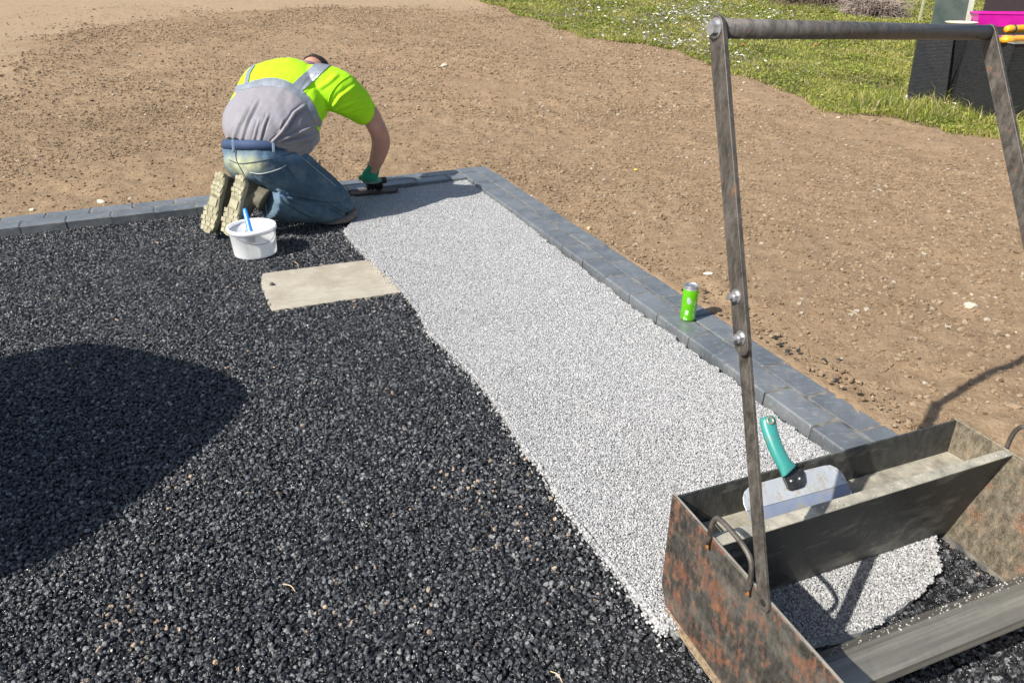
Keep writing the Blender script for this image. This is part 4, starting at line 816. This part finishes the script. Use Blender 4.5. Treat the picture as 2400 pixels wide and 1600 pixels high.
for i, (x, y) in enumerate([(1740, 116), (1912, 113), (1575, 28), (1798, 88)]):
    q_ = T(x, y); q_[2] = lawn_z(q_[0], q_[1])+.03; bm = bmesh.new(); vs_ = [bm.verts.new(q_+np.array(p)*1.0) for p in ((-.035, 0, 0), (0, -.02, .008), (.04, .005, .002), (.0, .022, .012))]; bm.faces.new(vs_)
    o = obj('fallen_leaf', bm, simple('red_leaf', (.45, .10, .04), .7)); md = o.modifiers.new('t', 'SOLIDIFY'); md.thickness = .001
    tag(o, ['small red leaf in the grass just right of the left upright', 'orange red leaf on the lawn below the middle of the handle tube', 'red leaf on the lawn near the top edge among daisies', 'red leaf under the handle tube nearest the left upright'][i], 'leaf', 'fallen leaves on the lawn')
# ------------------------------------------------------------------ the kneeling worker
def Z1(x, y): return (440+x/2.8, 80+y/2.8)       # close view of the worker
def PZ(x, y, D): return P(*Z1(x, y), D)
def az(a): return np.array([math.cos(math.radians(a)), math.sin(math.radians(a)), 0.])
man = empty('person', (-1.15, 3.6, ZT), 'kneeling worker seen from behind in lime and grey shirt and jeans, smoothing gravel', 'person')
SH_R, EL_R, WR_R = P(800, 208, 3.71), P(887, 308, 3.84), P(876, 392, 3.93)
HEAD = P(741, 173, 4.01); NECK = P(712, 172, 3.85)
hipR, hipL = P(648, 392, 3.51), P(588, 388, 3.60); kneeR = P(795, 482, 3.62); kneeL = np.array([-1.01, 3.88, .06])
# boots ----------------------------------------------------
nb = az(236)
def boot_frame(tp, Dt, hp_, Dh, n):
    a, b = P(*tp, Dt), P(*hp_, Dh); e = (b-a); L_ = np.linalg.norm(e); e /= L_; n = n-e*np.dot(n, e); n /= np.linalg.norm(n); return a, e, L_, n, np.cross(e, n)
bootR = boot_frame((535, 552), 3.33, (570, 413), 3.39, nb); bootL = boot_frame((487, 546), 3.38, (522, 406), 3.45, nb)
def ankle(bf): a, e, L_, n, wv = bf; return a+e*(L_-.065)-n*.075
ankR, ankL = ankle(bootR), ankle(bootL)

# body: one skin surface ----------------------------------
bm = bmesh.new()
hd_ = HEAD-NECK; hd_ /= np.linalg.norm(hd_); fdn = np.array([.15, .35, -.9]); fdn -= hd_*np.dot(fdn, hd_); fdn /= np.linalg.norm(fdn); hs = np.cross(hd_, fdn)
HM = Matrix(((hs[0], fdn[0], hd_[0]), (hs[1], fdn[1], hd_[1]), (hs[2], fdn[2], hd_[2]))).to_4x4()
H_ = lambda a, b, c: HEAD+hs*a+fdn*b+hd_*c
ball(bm, HEAD, (.074, .092, .100), 24, HM); ball(bm, H_(0, .035, -.055), (.056, .062, .062), 18, HM)       # skull, jaw
loft(bm, [H_(0, .098, .0), H_(0, .118, -.022), H_(0, .10, -.034)], [.011, .017, .013], None, 10, 3)             # nose
ball(bm, H_(0, .092, -.062), (.024, .012, .009), 10, HM)                                                     # mouth
for s_ in (-1, 1):
    ball(bm, H_(s_*.076, -.005, -.02), (.011, .019, .031), 12, HM); ball(bm, H_(s_*.03, .086, .006), (.018, .01, .008), 10, HM)
loft(bm, [H_(0, -.015, -.045), (HEAD+NECK)/2-EZ*.0, NECK, P(695, 195, 3.76)], [.056, .060, .064, .085], hs, 18, 4)
SHL = P(612, 190, 3.86); ELL = P(552, 268, 3.83); WRL = np.array([-1.19, 3.84, .31])
loft(bm, [P(690, 195, 3.76), P(655, 235, 3.68), P(628, 290, 3.60), P(620, 345, 3.54), P(615, 385, 3.54)], [(.16, .08), (.17, .10), (.16, .12), (.14, .12), (.13, .11)], [az(-4), az(-10), az(-26), az(-36), az(-38)], 24, 4)
loft(bm, [P(760, 200, 3.72), SH_R, P(862, 262, 3.80), P(878, 290, 3.82), EL_R, P(893, 333, 3.865), P(887, 362, 3.895), WR_R, P(872, 402, 3.935)], [.07, .068, .050, .048, .0475, .0485, .043, .0335, .031], None, 18, 5)
ball(bm, P(893, 312, 3.83), .032, 14)
loft(bm, [P(650, 200, 3.82), SHL, (SHL+ELL)/2, ELL, ELL+(WRL-ELL)*.35, WRL, WRL+(WRL-ELL)*.12], [.07, .066, .050, .046, .046, .033, .031], None, 18, 5)
loft(bm, [hipR, (hipR+kneeR)/2, kneeR], [.085, .075, .052], None, 16, 4); loft(bm, [kneeR, (kneeR+ankR)/2+EZ*.01, ankR], [.048, .05, .036], None, 16, 4)
loft(bm, [hipL, (hipL+kneeL)/2, kneeL], [.085, .075, .052], None, 16, 4); loft(bm, [kneeL, (kneeL+ankL)/2+EZ*.01, ankL], [.048, .05, .036], None, 16, 4)
me = remesh(bm, .0065, 5)
m = NM('sun_reddened_skin', .5, .35); n = m.noise(9, 4, .6); m.col(m.ramp(n, [(.3, (.40, .20, .145)), (.52, (.47, .255, .19)), (.7, (.58, .29, .225))])); m.b.inputs['Subsurface Weight'].default_value = .12; m.b.inputs['Subsurface Radius'].default_value = (.01, .004, .002)
m.bump(m.noise(120, 3), .15, .001); MT_SKIN = m.m
body = partme('body', me, MT_SKIN, man, True)
for s_ in (-1, 1):
    bm = bmesh.new(); ball(bm, H_(s_*.03, .088, .004), .0115, 12, HM); part('eye', bm, simple('eye_white', (.7, .7, .68), .2), body, True)
# hair: cap over the back and top of the skull
bm = bmesh.new(); bmesh.ops.create_uvsphere(bm, u_segments=40, v_segments=26, radius=1, matrix=Matrix.Translation(Vector(HEAD)) @ HM @ Matrix.Diagonal((.0775, .0955, .1035, 1)))
kill = []
for v in bm.verts:
    q = np.array(v.co)-HEAD; a, b, c = q@hs, q@fdn, q@hd_
    if b > .045+.25*c or c < -.052+.25*max(b, 0) or (b > .01 and c < -.01) or (math.hypot(a, b) < .045 and c > .06): kill.append(v)
    else: v.co += Vector((RNG.uniform(-1, 1, 3)*.0014).tolist())
bmesh.ops.delete(bm, geom=kill, context='VERTS')
m = NM('short_dark_hair', .7, .3); m.col(m.ramp(m.noise(160, 3), [(.35, (.018, .011, .008)), (.7, (.07, .042, .028))])); m.bump(m.noise(300, 2), .8, .003); part('hair', bm, m.m, man, True)

bc_ = P(618, 341, 3.53); td = -np.cross(ray(530, 346), ray(710, 351)); td /= np.linalg.norm(td); td *= np.sign(td[2])
# shirt ----------------------------------------------------
bm = bmesh.new()
rings_c = [bc_-td*.012, bc_+td*.028+np.array([.010, .008, 0]), P(632, 304, 3.575), P(650, 262, 3.63), P(668, 222, 3.695), P(686, 190, 3.76), P(706, 170, 3.83)]
rings_r = [(.182, .169), (.216, .186), (.240, .182), (.230, .165), (.222, .145), (.180, .118), (.085, .075)]
rings_s = [az(-35), az(-30), az(-22), az(-14), az(-6), az(0), az(0)]
loft(bm, rings_c, [(a*.985, b*.94) for a, b in rings_r], rings_s, 40, 6, 2.25)
ball(bm, P(712, 322, 3.60)+EZ*.0, (.075, .085, .052), 18)                         # belly fold over the belt
loft(bm, [P(720, 200, 3.74), P(778, 210, 3.72), P(826, 238, 3.76), P(846, 256, 3.79), P(861, 269, 3.815)], [.095, .106, .090, .074, .063], None, 28, 5)
loft(bm, [P(660, 195, 3.80), SHL+np.array([0, 0, .0]), (SHL+ELL)/2, SHL+(ELL-SHL)*.56], [.080, .082, .070, .060], None, 24, 5)
me = remesh(bm, .0038, 9)
V = getv(me); N_ = getn(me); q = proj(V); facing = ((CP-V)*N_).sum(1) > 0
def dline(q, pts):
    d = np.full(len(q), 1e9); u_ = np.zeros(len(q)); tot = len(pts)-1
    for i in range(tot):
        a, b = np.array(Z1(*pts[i])), np.array(Z1(*pts[i+1])); ab = b-a; t = np.clip(((q-a)@ab)/(ab@ab), 0, 1); dd = np.linalg.norm(q-a-t[:, None]*ab, axis=1)
        u_ = np.where(dd < d, (i+t)/tot, u_); d = np.minimum(d, dd)
    return d, u_
def folds(V, N_, q, facing, lines):
    disp = np.zeros(len(V))
    for pts, w_, A in lines:
        d, u = dline(q, pts); env = np.sin(np.pi*np.clip(u*.9+.08, 0, 1))**.7
        disp += np.where(facing, A*env*(np.exp(-(d/w_)**2)-.55*np.exp(-((d-w_*1.7)/(w_*.9))**2)), 0)
    return disp
SF = [([(350, 700), (395, 560), (460, 430)], 3.6, .006), ([(300, 690), (330, 600), (390, 480)], 4, .005), ([(470, 705), (500, 600), (530, 520)], 3, .006), ([(430, 700), (450, 620), (470, 560)], 2.6, .004), ([(560, 700), (650, 600), (700, 520), (770, 470)], 3.4, .009),
      ([(545, 700), (610, 640), (640, 560)], 2.2, -.005), ([(590, 705), (700, 662), (840, 600)], 3.4, .008), ([(640, 715), (760, 690), (868, 650)], 3.2, .008), ([(720, 740), (800, 720), (870, 680)], 2.6, .006),
      ([(950, 480), (1000, 410), (1100, 340)], 4.0, .006), ([(960, 500), (1060, 460), (1180, 420)], 3.4, .006), ([(930, 490), (900, 540), (870, 570)], 2.6, .005), ([(450, 240), (600, 210), (760, 230)], 8, .002), ([(860, 360), (920, 320), (1000, 250)], 5, .003),
      ([(1000, 520), (1090, 500), (1190, 470)], 2.6, .004), ([(760, 380), (800, 330), (900, 250)], 5, .0025)]
disp = 1.45*folds(V, N_, q, facing, SF)+.0022*fbm(V[:, 0]*14, V[:, 1]*14, V[:, 2]*9, 3, s=2)
for a_, s_ in ((0, 30), (1, 31)): disp += .0013*np.sin(vnoise(V[:, 0]*8, V[:, 1]*8, V[:, 2]*5, s_)*9)
V = V+N_*disp[:, None]; setv(me, V)
def fabric(name, c, c2=None, sc=18, rough=.75, sheen=.2, transl=None):
    m = NM(name, rough, .25); n = m.noise(sc, 4, .6); c2 = c2 or tuple(x*.82 for x in c); m.col(m.ramp(n, [(.3, c2), (.65, c)])); m.bump(m.noise(420, 2), .2, .001); m.bump(m.noise(26, 4, .6, dist=.6), .35, .006)
    m.b.inputs['Sheen Weight'].default_value = sheen; return m
MT_LIME = fabric('lime_fabric', (.40, .80, .014), (.35, .71, .012), 7, .8, 0).m
MT_GREY = fabric('grey_fabric', (.225, .213, .235), (.20, .19, .212), 5, .55, .3).m
m = NM('reflective_tape', .42, .5, .25); m.col(m.ramp(m.noise(20, 3), [(.3, (.20, .22, .25)), (.7, (.27, .30, .34))])); m.bump(m.noise(30, 4, .6, m.scale((1, 1, 1))), .6, .006); m.bump(m.voro(500), .1, .001); MT_TAPE = m.m
shirt = partme('shirt', me, MT_LIME, man, True)
V = getv(me)+np.array(man.location); N_ = getn(me); q = proj(V)
polys = np.empty(len(me.polygons)*4, np.int32); me.loops.foreach_get('vertex_index', polys) if len(me.loops) == len(me.polygons)*4 else None
Q4 = polys.reshape(-1, 4)
def cutout(name, zpoly, mm, off, par, cond=None):
    fc = V[Q4].mean(1); fn = N_[Q4].mean(1); pq = proj(fc); zp = [Z1(*p) for p in zpoly]
    sel = inpoly(pq[:, 0], pq[:, 1], zp) & (((CP-fc)*fn).sum(1) > -.6*np.linalg.norm(CP-fc, axis=1)*np.linalg.norm(fn, axis=1)*0-.05)
    sel &= np.abs(fc[:, 1]-3.62) < .34
    if cond is not None: sel &= cond(fc)
    f = Q4[sel]; u, inv = np.unique(f, return_inverse=True); o = partme(name, npquads(name, V[u]+N_[u]*off, inv.reshape(-1, 4)), mm, par, True); return o
inner = [(300, 372), (370, 368), (420, 355), (500, 348), (580, 348), (640, 360), (700, 395), (750, 440), (790, 500), (820, 560), (835, 590)]
outer = [(300, 345), (385, 325), (440, 305), (520, 292), (580, 290), (640, 305), (690, 330), (750, 370), (790, 410), (830, 470), (860, 540), (880, 585)]
cutout('grey_panel', inner+[(850, 620), (878, 690), (880, 760), (800, 900), (600, 900), (200, 800), (150, 700), (160, 600), (240, 485), (318, 395)], MT_GREY, .0022, shirt)
cutout('reflective_band', outer+[(868, 610), (838, 600)]+inner[::-1], MT_TAPE, .0032, shirt)
cutout('reflective_strap', [(684, 345), (690, 328), (870, 168), (900, 140), (975, 180), (940, 205), (752, 378), (720, 372)], MT_TAPE, .0042, shirt)
cutout('reflective_strap', [(375, 330), (385, 262), (425, 205), (445, 205), (412, 262), (398, 330)], MT_TAPE, .0042, shirt)
def bvh_of(me, off): return BVHTree.FromPolygons([tuple(v) for v in (getv(me)+off)], [tuple(p.vertices) for p in me.polygons])
def surf(bv, zpts, n=6, raise_=.0015):
    out = []; pts = catmull([(a, b, 0) for a, b in zpts], n)
    for a, b, _ in pts:
        d = Vector(ray(*Z1(a, b))); h = bv.ray_cast(Vector(CP), d)
        if h[0] is not None: out.append(np.array(h[0])-np.array(d)*raise_)
    return out
moff = np.array(man.location)
bv = bvh_of(me, moff)
for z_ in ([(918, 475), (935, 400), (975, 340), (1020, 300), (1068, 272)], [(1096, 532), (1150, 515), (1214, 482)]):
    bm = bmesh.new(); tube(bm, surf(bv, z_), .0022, 6, 1); part('seam', bm, MT_LIME, shirt, True)

# jeans ----------------------------------------------------
bm = bmesh.new()
loft(bm, [bc_+td*.012, bc_-td*.03, P(615, 380, 3.535), P(612, 410, 3.55)], [(.176, .165), (.186, .172), (.182, .165), (.12, .11)], [az(-35)]*4, 32, 4, 2.2)
ball(bm, P(628, 385, 3.46), (.118, .115, .105), 22); ball(bm, P(574, 378, 3.52), (.095, .105, .095), 22)
loft(bm, [P(640, 388, 3.50), P(690, 412, 3.54), P(745, 444, 3.59), P(790, 474, 3.62), P(806, 487, 3.63)], [.134, .124, .102, .080, .052], None, 28, 5)
loft(bm, [P(806, 492, 3.63), P(770, 492, 3.60), P(700, 482, 3.52), P(632, 471, 3.415)], [.050, .068, .082, .088], None, 28, 5)
loft(bm, [hipL, (hipL+kneeL)/2+EZ*.01, kneeL], [.13, .115, .078], None, 24, 5); loft(bm, [kneeL, (kneeL+ankL)/2, ankL+(kneeL-ankL)*.22], [.07, .08, .085], None, 24, 5)
ball(bm, P(816, 484, 3.63), .034, 16)
me = remesh(bm, .0055, 6)
V = getv(me); N_ = getn(me); q = proj(V); facing = ((CP-V)*N_).sum(1) > 0
JF = [([(520, 1010), (640, 1060), (760, 1085), (900, 1110), (1060, 1112)], 2.6, -.006), ([(620, 1060), (660, 1110), (740, 1160), (820, 1200)], 3, .007), ([(650, 1050), (690, 1090), (800, 1140)], 2.6, .006), ([(440, 940), (520, 990), (640, 1040)], 3, .004),
      ([(740, 760), (790, 830), (840, 860)], 3, .005), ([(900, 1080), (960, 1130), (1060, 1180)], 2.4, .005), ([(940, 1140), (1000, 1170), (1040, 1190)], 2.2, .005), ([(1000, 1120), (1050, 1090), (1090, 1085)], 2.4, .004), ([(700, 900), (820, 960), (930, 1010)], 4, .003), ([(560, 1040), (580, 1100), (620, 1170)], 3, .005)]
disp = 1.5*folds(V, N_, q, facing, JF)+.004*fbm(V[:, 0]*11, V[:, 1]*11, V[:, 2]*11, 3, s=12)+.0015*np.sin(vnoise(V[:, 0]*9, V[:, 1]*9, V[:, 2]*9, s=41)*8)
V = V+N_*disp[:, None]; setv(me, V); q = proj(V)
fade = np.zeros(len(V)); lt = np.zeros(len(V))
for (a, b, r_, k_) in ((330, 850, 22, 1.), (410, 850, 20, 1.), (470, 860, 14, .7), (270, 830, 12, .8), (360, 900, 14, .8)):
    c = np.array(Z1(a, b)); fade = np.maximum(fade, k_*np.exp(-(((q-c)/r_)**2).sum(1)))
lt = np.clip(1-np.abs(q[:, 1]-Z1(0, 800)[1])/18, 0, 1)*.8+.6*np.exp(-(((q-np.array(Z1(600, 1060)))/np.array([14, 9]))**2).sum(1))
wn = .5+.5*fbm(V[:, 0]*25, V[:, 1]*25, V[:, 2]*25, 3, s=8)
for nm_, arr in (('fade', fade*(.6+.5*wn)), ('light', lt)):
    at = me.attributes.new(nm_, 'FLOAT', 'POINT'); at.data.foreach_set('value', np.clip(arr, 0, 1).astype(np.float32))
m = NM('worn_denim', .85, .2); n = m.noise(7, 5, .65); n2 = m.noise(30, 5, .7)
g = m.ramp(n, [(.28, (.034, .066, .108)), (.5, (.064, .108, .150)), (.72, (.12, .168, .19))])
g = m.mix(m.ramp(n2, [(.5, 0), (.8, .5)]), g, (.19, .21, .18))
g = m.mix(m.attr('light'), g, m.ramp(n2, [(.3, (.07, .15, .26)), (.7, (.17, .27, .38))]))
g = m.mix(m.attr('fade'), g, (.46, .47, .28)); m.col(g); m.bump(m.noise(500, 2, .5), .3, .001); m.bump(m.noise(34, 5, .7, dist=1), .6, .007); MT_DENIM = m.m
jeans = partme('jeans', me, MT_DENIM, man, True)
bvj = bvh_of(me, moff); MT_STI = simple('pale_stitching', (.42, .45, .42), .8); MT_STD = simple('denim_seam', (.05, .075, .10), .8)
for z_, mm_, r_ in (([(408, 908), (470, 918), (540, 905), (600, 885), (646, 860)], MT_STI, .0022), ([(646, 862), (690, 930), (736, 1000)], MT_STD, .0022), ([(415, 915), (450, 960), (500, 1000)], MT_STD, .0018), ([(270, 825), (340, 850), (450, 838), (580, 810), (700, 780)], MT_STD, .0022),
                    ([(312, 780), (325, 840), (368, 918)], MT_STD, .0026), ([(730, 792), (820, 868), (900, 935), (975, 1000)], MT_STI, .0012), ([(517, 1020), (512, 1100), (522, 1186)], MT_STI, .0016), ([(524, 1190), (620, 1203), (750, 1208)], MT_STD, .0018)):
    pts = surf(bvj, z_)
    if len(pts) > 2: bm = bmesh.new(); tube(bm, pts, r_, 6, 1); part('seam', bm, mm_, jeans, True)
# belt: a ring round the waist
def ring(c, ra, rb, s, tdir, h, grow=0.0):
    s = s-tdir*np.dot(s, tdir); s /= np.linalg.norm(s); u = np.cross(tdir, s); out = []
    for j in range(64):
        a = 2*math.pi*j/64; ca, sa = math.cos(a), math.sin(a); ca, sa = [math.copysign(abs(x)**(2/2.2), x) for x in (ca, sa)]
        out.append(c+s*ca*(ra+grow)+u*sa*(rb+grow)+tdir*h)
    return out
bw = .021
bm = bmesh.new(); rs_ = [[bm.verts.new(p) for p in ring(bc_, .1885, .1745, az(-35), td, h, g_)] for h, g_ in ((-bw, -.004), (-bw, .001), (0, .0025), (bw, .001), (bw, -.004))]
for i in range(4):
    for j in range(64): bm.faces.new((rs_[i][j], rs_[i][(j+1) % 64], rs_[i+1][(j+1) % 64], rs_[i+1][j]))
belt = part('belt', bm, simple('navy_belt', (.035, .06, .125), .7, .3, var=.1), man, True)
bvb = BVHTree.FromPolygons([tuple(v) for v in (getv(belt.data)+moff)], [tuple(p.vertices) for p in belt.data.polygons])
for xa, xb in ((300, 305), (563, 572)):
    d0 = Vector(ray(*Z1(xa, 735))); h0 = bvb.ray_cast(Vector(CP), d0)[0]
    if h0 is None: continue
    c = np.array(h0); d = np.array(d0); bm = bmesh.new(); sd_ = np.cross(td, -d); sd_ /= np.linalg.norm(sd_)
    loft(bm, [c-td*.029-d*.002, c-td*.02-d*.005, c+td*.02-d*.005, c+td*.027-d*.002], [(.0065, .0015)]*4, sd_, 10, 2, 4); part('belt_loop', bm, simple('loop_denim', (.16, .22, .28), .85), jeans, True)

# boots ----------------------------------------------------
m = NM('dusty_boot', .85, .2); m.col(m.ramp(m.noise(16, 5, .65), [(.3, (.055, .05, .038)), (.7, (.19, .175, .125))])); m.bump(m.noise(60, 4), .5, .003); MT_BOOT = m.m
m = NM('dusty_sole', .9, .2); m.col(m.ramp(m.noise(24, 5, .65), [(.3, (.22, .205, .135)), (.7, (.40, .375, .265))])); m.bump(m.noise(120, 3), .4, .002); MT_SOLE = m.m
MT_GROOVE = simple('sole_groove', (.23, .21, .14), .9, .1, var=.4)
def boot(bf, hem, lab):
    a, e, L_, n, wv = bf; g_ = lambda u, v, h: a+e*u+wv*v+n*h; an = ankle(bf)
    bm = bmesh.new()
    loft(bm, [g_(.012, 0, -.028), g_(.06, 0, -.034), g_(.13, 0, -.042), g_(.20, 0, -.050), g_(L_-.012, 0, -.048)], [(.036, .022), (.046, .032), (.043, .042), (.040, .050), (.034, .042)], wv, 22, 5, 2.5)
    loft(bm, [g_(L_-.07, 0, -.05), an+(hem-an)*.25, an+(hem-an)*.6, hem], [.052, .056, .060, .064], wv, 20, 4)
    me_ = remesh(bm, .005, 5); V_ = getv(me_); N2 = getn(me_); V_ += N2*(.002*fbm(V_[:, 0]*24, V_[:, 1]*24, V_[:, 2]*24, 3, s=5))[:, None]; setv(me_, V_)
    b = partme('boot', me_, MT_BOOT, man, True)
    ol = [(0.0, .0), (.006, .026), (.03, .042), (.07, .051), (.11, .048), (.15, .038), (.19, .035), (.24, .038), (L_-.02, .034), (L_, .018), (L_+.004, 0)]
    top_ = [(u, v) for u, v in ol]+[(u, -v*.96) for u, v in ol[-2:0:-1]]
    bm = bmesh.new(); prism(bm, [g_(u, v, -.014) for u, v in top_], n*.026); bmesh.ops.recalc_face_normals(bm, faces=bm.faces); bmesh.ops.bevel(bm, geom=bm.edges[:], offset=.0025, segments=2, affect='EDGES')
    so_ = part('sole', bm, MT_SOLE, b); so_['label'] = lab
    bm = bmesh.new()
    in_ = [(u*.96+.006, v*.86) for u, v in top_]; prism(bm, [g_(u, v, .0118) for u, v in in_], n*.0012); bmesh.ops.recalc_face_normals(bm, faces=bm.faces); part('tread_groove', bm, MT_GROOVE, b)
    rows = [.020, .044, .068, .092, .116]+[.200, .222, .244, L_-.014]
    R3 = Matrix((tuple(e), tuple(wv), tuple(n))).transposed()
    for i, u in enumerate(rows):
        hw = np.interp(u, [p[0] for p in ol], [p[1] for p in ol])
        cols = [-.74, -.02, .70] if u < .19 else [-.66, .0, .66]
        for k, cc_ in enumerate(cols):
            vv = cc_*hw+(.004 if i % 2 else -.003); sx_ = .017 if u < .19 else .0155; sy_ = hw*.50 if k != 1 else hw*.56
            bm = bmesh.new(); ang = Matrix.Rotation((-.25, .0, .25)[k]*(1 if i % 2 else .6), 3, 'Z'); box(bm, g_(u+(.004 if k == 1 else 0), vv, .0138), (sx_*1.16, sy_*1.2, .005), R3 @ ang, .0008); part('tread_block', bm, MT_SOLE, b)
    bm = bmesh.new(); box(bm, g_(.158, .002, .015), (.042, .052, .007), R3, .002); part('arch_plate', bm, MT_SOLE, b)
    return b
boot(bootR, P(626, 470, 3.42), 'dusty pale sole'); boot(bootL, ankL+(kneeL-ankL)*.25, 'dusty pale sole')
# knee pad strap under the near knee
bm = bmesh.new(); loft(bm, [P(738, 516, 3.58), P(775, 517, 3.60), P(815, 508, 3.62), P(831, 490, 3.65)], [(.03, .010), (.045, .014), (.05, .018), (.035, .014)], np.array([-.5, .86, 0]), 18, 5, 2.6)
part('knee_pad', bm, simple('dusty_knee_pad', (.17, .14, .115), .9, .2, var=.4, sc=40, bump=.6), man, True)
kv = part

# steel float and the gloved hand holding it ---------------
fa, fb = G(822, 456, ZR+.006), G(931, 446, ZR+.006); fd = fb-fa; fL = np.linalg.norm(fd); fd /= fL; fw_ = np.array([-fd[1], fd[0], 0]); fc_ = (fa+fb)/2
flo = empty('hand_float', tuple(fc_), 'brown edged hand float pressed on the gravel under the worker\'s gloved hand', 'float')
bm = bmesh.new(); pts = []
for cx_, a0_, a1_ in ((fL/2-.03, -80, 80), (-fL/2+.03, 100, 260)):
    for a in np.linspace(a0_, a1_, 9): pts.append(fc_+fd*(cx_+.034*math.cos(math.radians(a)))+fw_*(.045*math.sin(math.radians(a))))
prism(bm, pts, EZ*.011); bmesh.ops.recalc_face_normals(bm, faces=bm.faces); bmesh.ops.bevel(bm, geom=bm.edges[:], offset=.002, segments=2, affect='EDGES')
part('float_blade', bm, simple('brown_float', (.075, .045, .032), .6, .3, var=.3, bump=.2), flo)
hc0, hc1 = fc_+fd*(-.035)+EZ*.052, fc_+fd*.075+EZ*.066
bm = bmesh.new(); loft(bm, [hc0, (hc0+hc1)/2+EZ*.006, hc1], [.015, .0185, .0175], None, 14, 4); part('grip', bm, simple('dark_grip', (.045, .03, .024), .6, .3), flo, True)
bm = bmesh.new(); box(bm, fc_+fd*(.03)+EZ*.032, (.014, .022, .048)); part('grip_post', bm, simple('dark_grip', (.045, .03, .024), .6, .3), flo)
MT_GLG = fabric('green_knit', (.012, .24, .13), None, 40, .85, .3).m; MT_GLB = simple('black_latex', (.012, .012, .013), .6, .4, bump=.4)
def glove(wr, wdir, pc, grip0, grip1, rg, side_s):
    """wr wrist, pc palm centre, fingers closed round the axis grip0-grip1"""
    bm = bmesh.new(); ax = grip1-grip0; gl = np.linalg.norm(ax); ax /= gl
    up = wr-(grip0+grip1)/2; up -= ax*np.dot(up, ax); up /= np.linalg.norm(up); sd = np.cross(ax, up)*side_s
    loft(bm, [wr+wdir*.022, wr, (wr*.55+pc*.45), pc, (grip0+grip1)/2+up*(rg+.016)], [(.036, .034), (.034, .030), (.040, .026), (.047, .024), (.045, .016)], ax, 20, 4, 2.4)
    me_ = remesh(bm, .004, 4); g = partme('glove', me_, MT_GLG, man, True)
    for k in range(4):
        c = grip0+ax*(gl*(.10+.27*k)); lf = (1.0, 1.12, 1.05, .85)[k]; pts = []
        for a in np.linspace(62, -175*lf, 9): pts.append(c+up*(rg+.010)*math.sin(math.radians(a))+sd*(rg+.010)*math.cos(math.radians(a)))
        bm = bmesh.new(); loft(bm, pts, [.0105, .0108, .0105, .0105, .010, .0098, .0095, .009, .007], None, 10, 2); part('glove_finger', bm, MT_GLB, g, True)
    c = grip0-ax*.004; pts = [pc-ax*.034-sd*.006, pc-ax*.044-sd*.016-up*.022, c-ax*.008-sd*(rg+.012)+up*.010, c+ax*.012-sd*(rg+.014)-up*.010, c+ax*.026-sd*(rg+.006)-up*.020]
    bm = bmesh.new(); loft(bm, pts, [.014, .0135, .012, .011, .008], None, 10, 3); part('glove_thumb', bm, MT_GLG, g, True); return g
glove(WR_R, (EL_R-WR_R)/np.linalg.norm(EL_R-WR_R), P(866, 418, 3.945), hc0-fd*.004, hc0+fd*.082, .0165, 1)
tl = (hipL+kneeL)/2+EZ*.115+np.array([-.0, .02, 0]); gx = np.array([.3, .8, -.1]); gx /= np.linalg.norm(gx)
glove(WRL, (ELL-WRL)/np.linalg.norm(ELL-WRL), WRL+(tl-WRL)*.6, tl-gx*.04, tl+gx*.04, .02, 1)
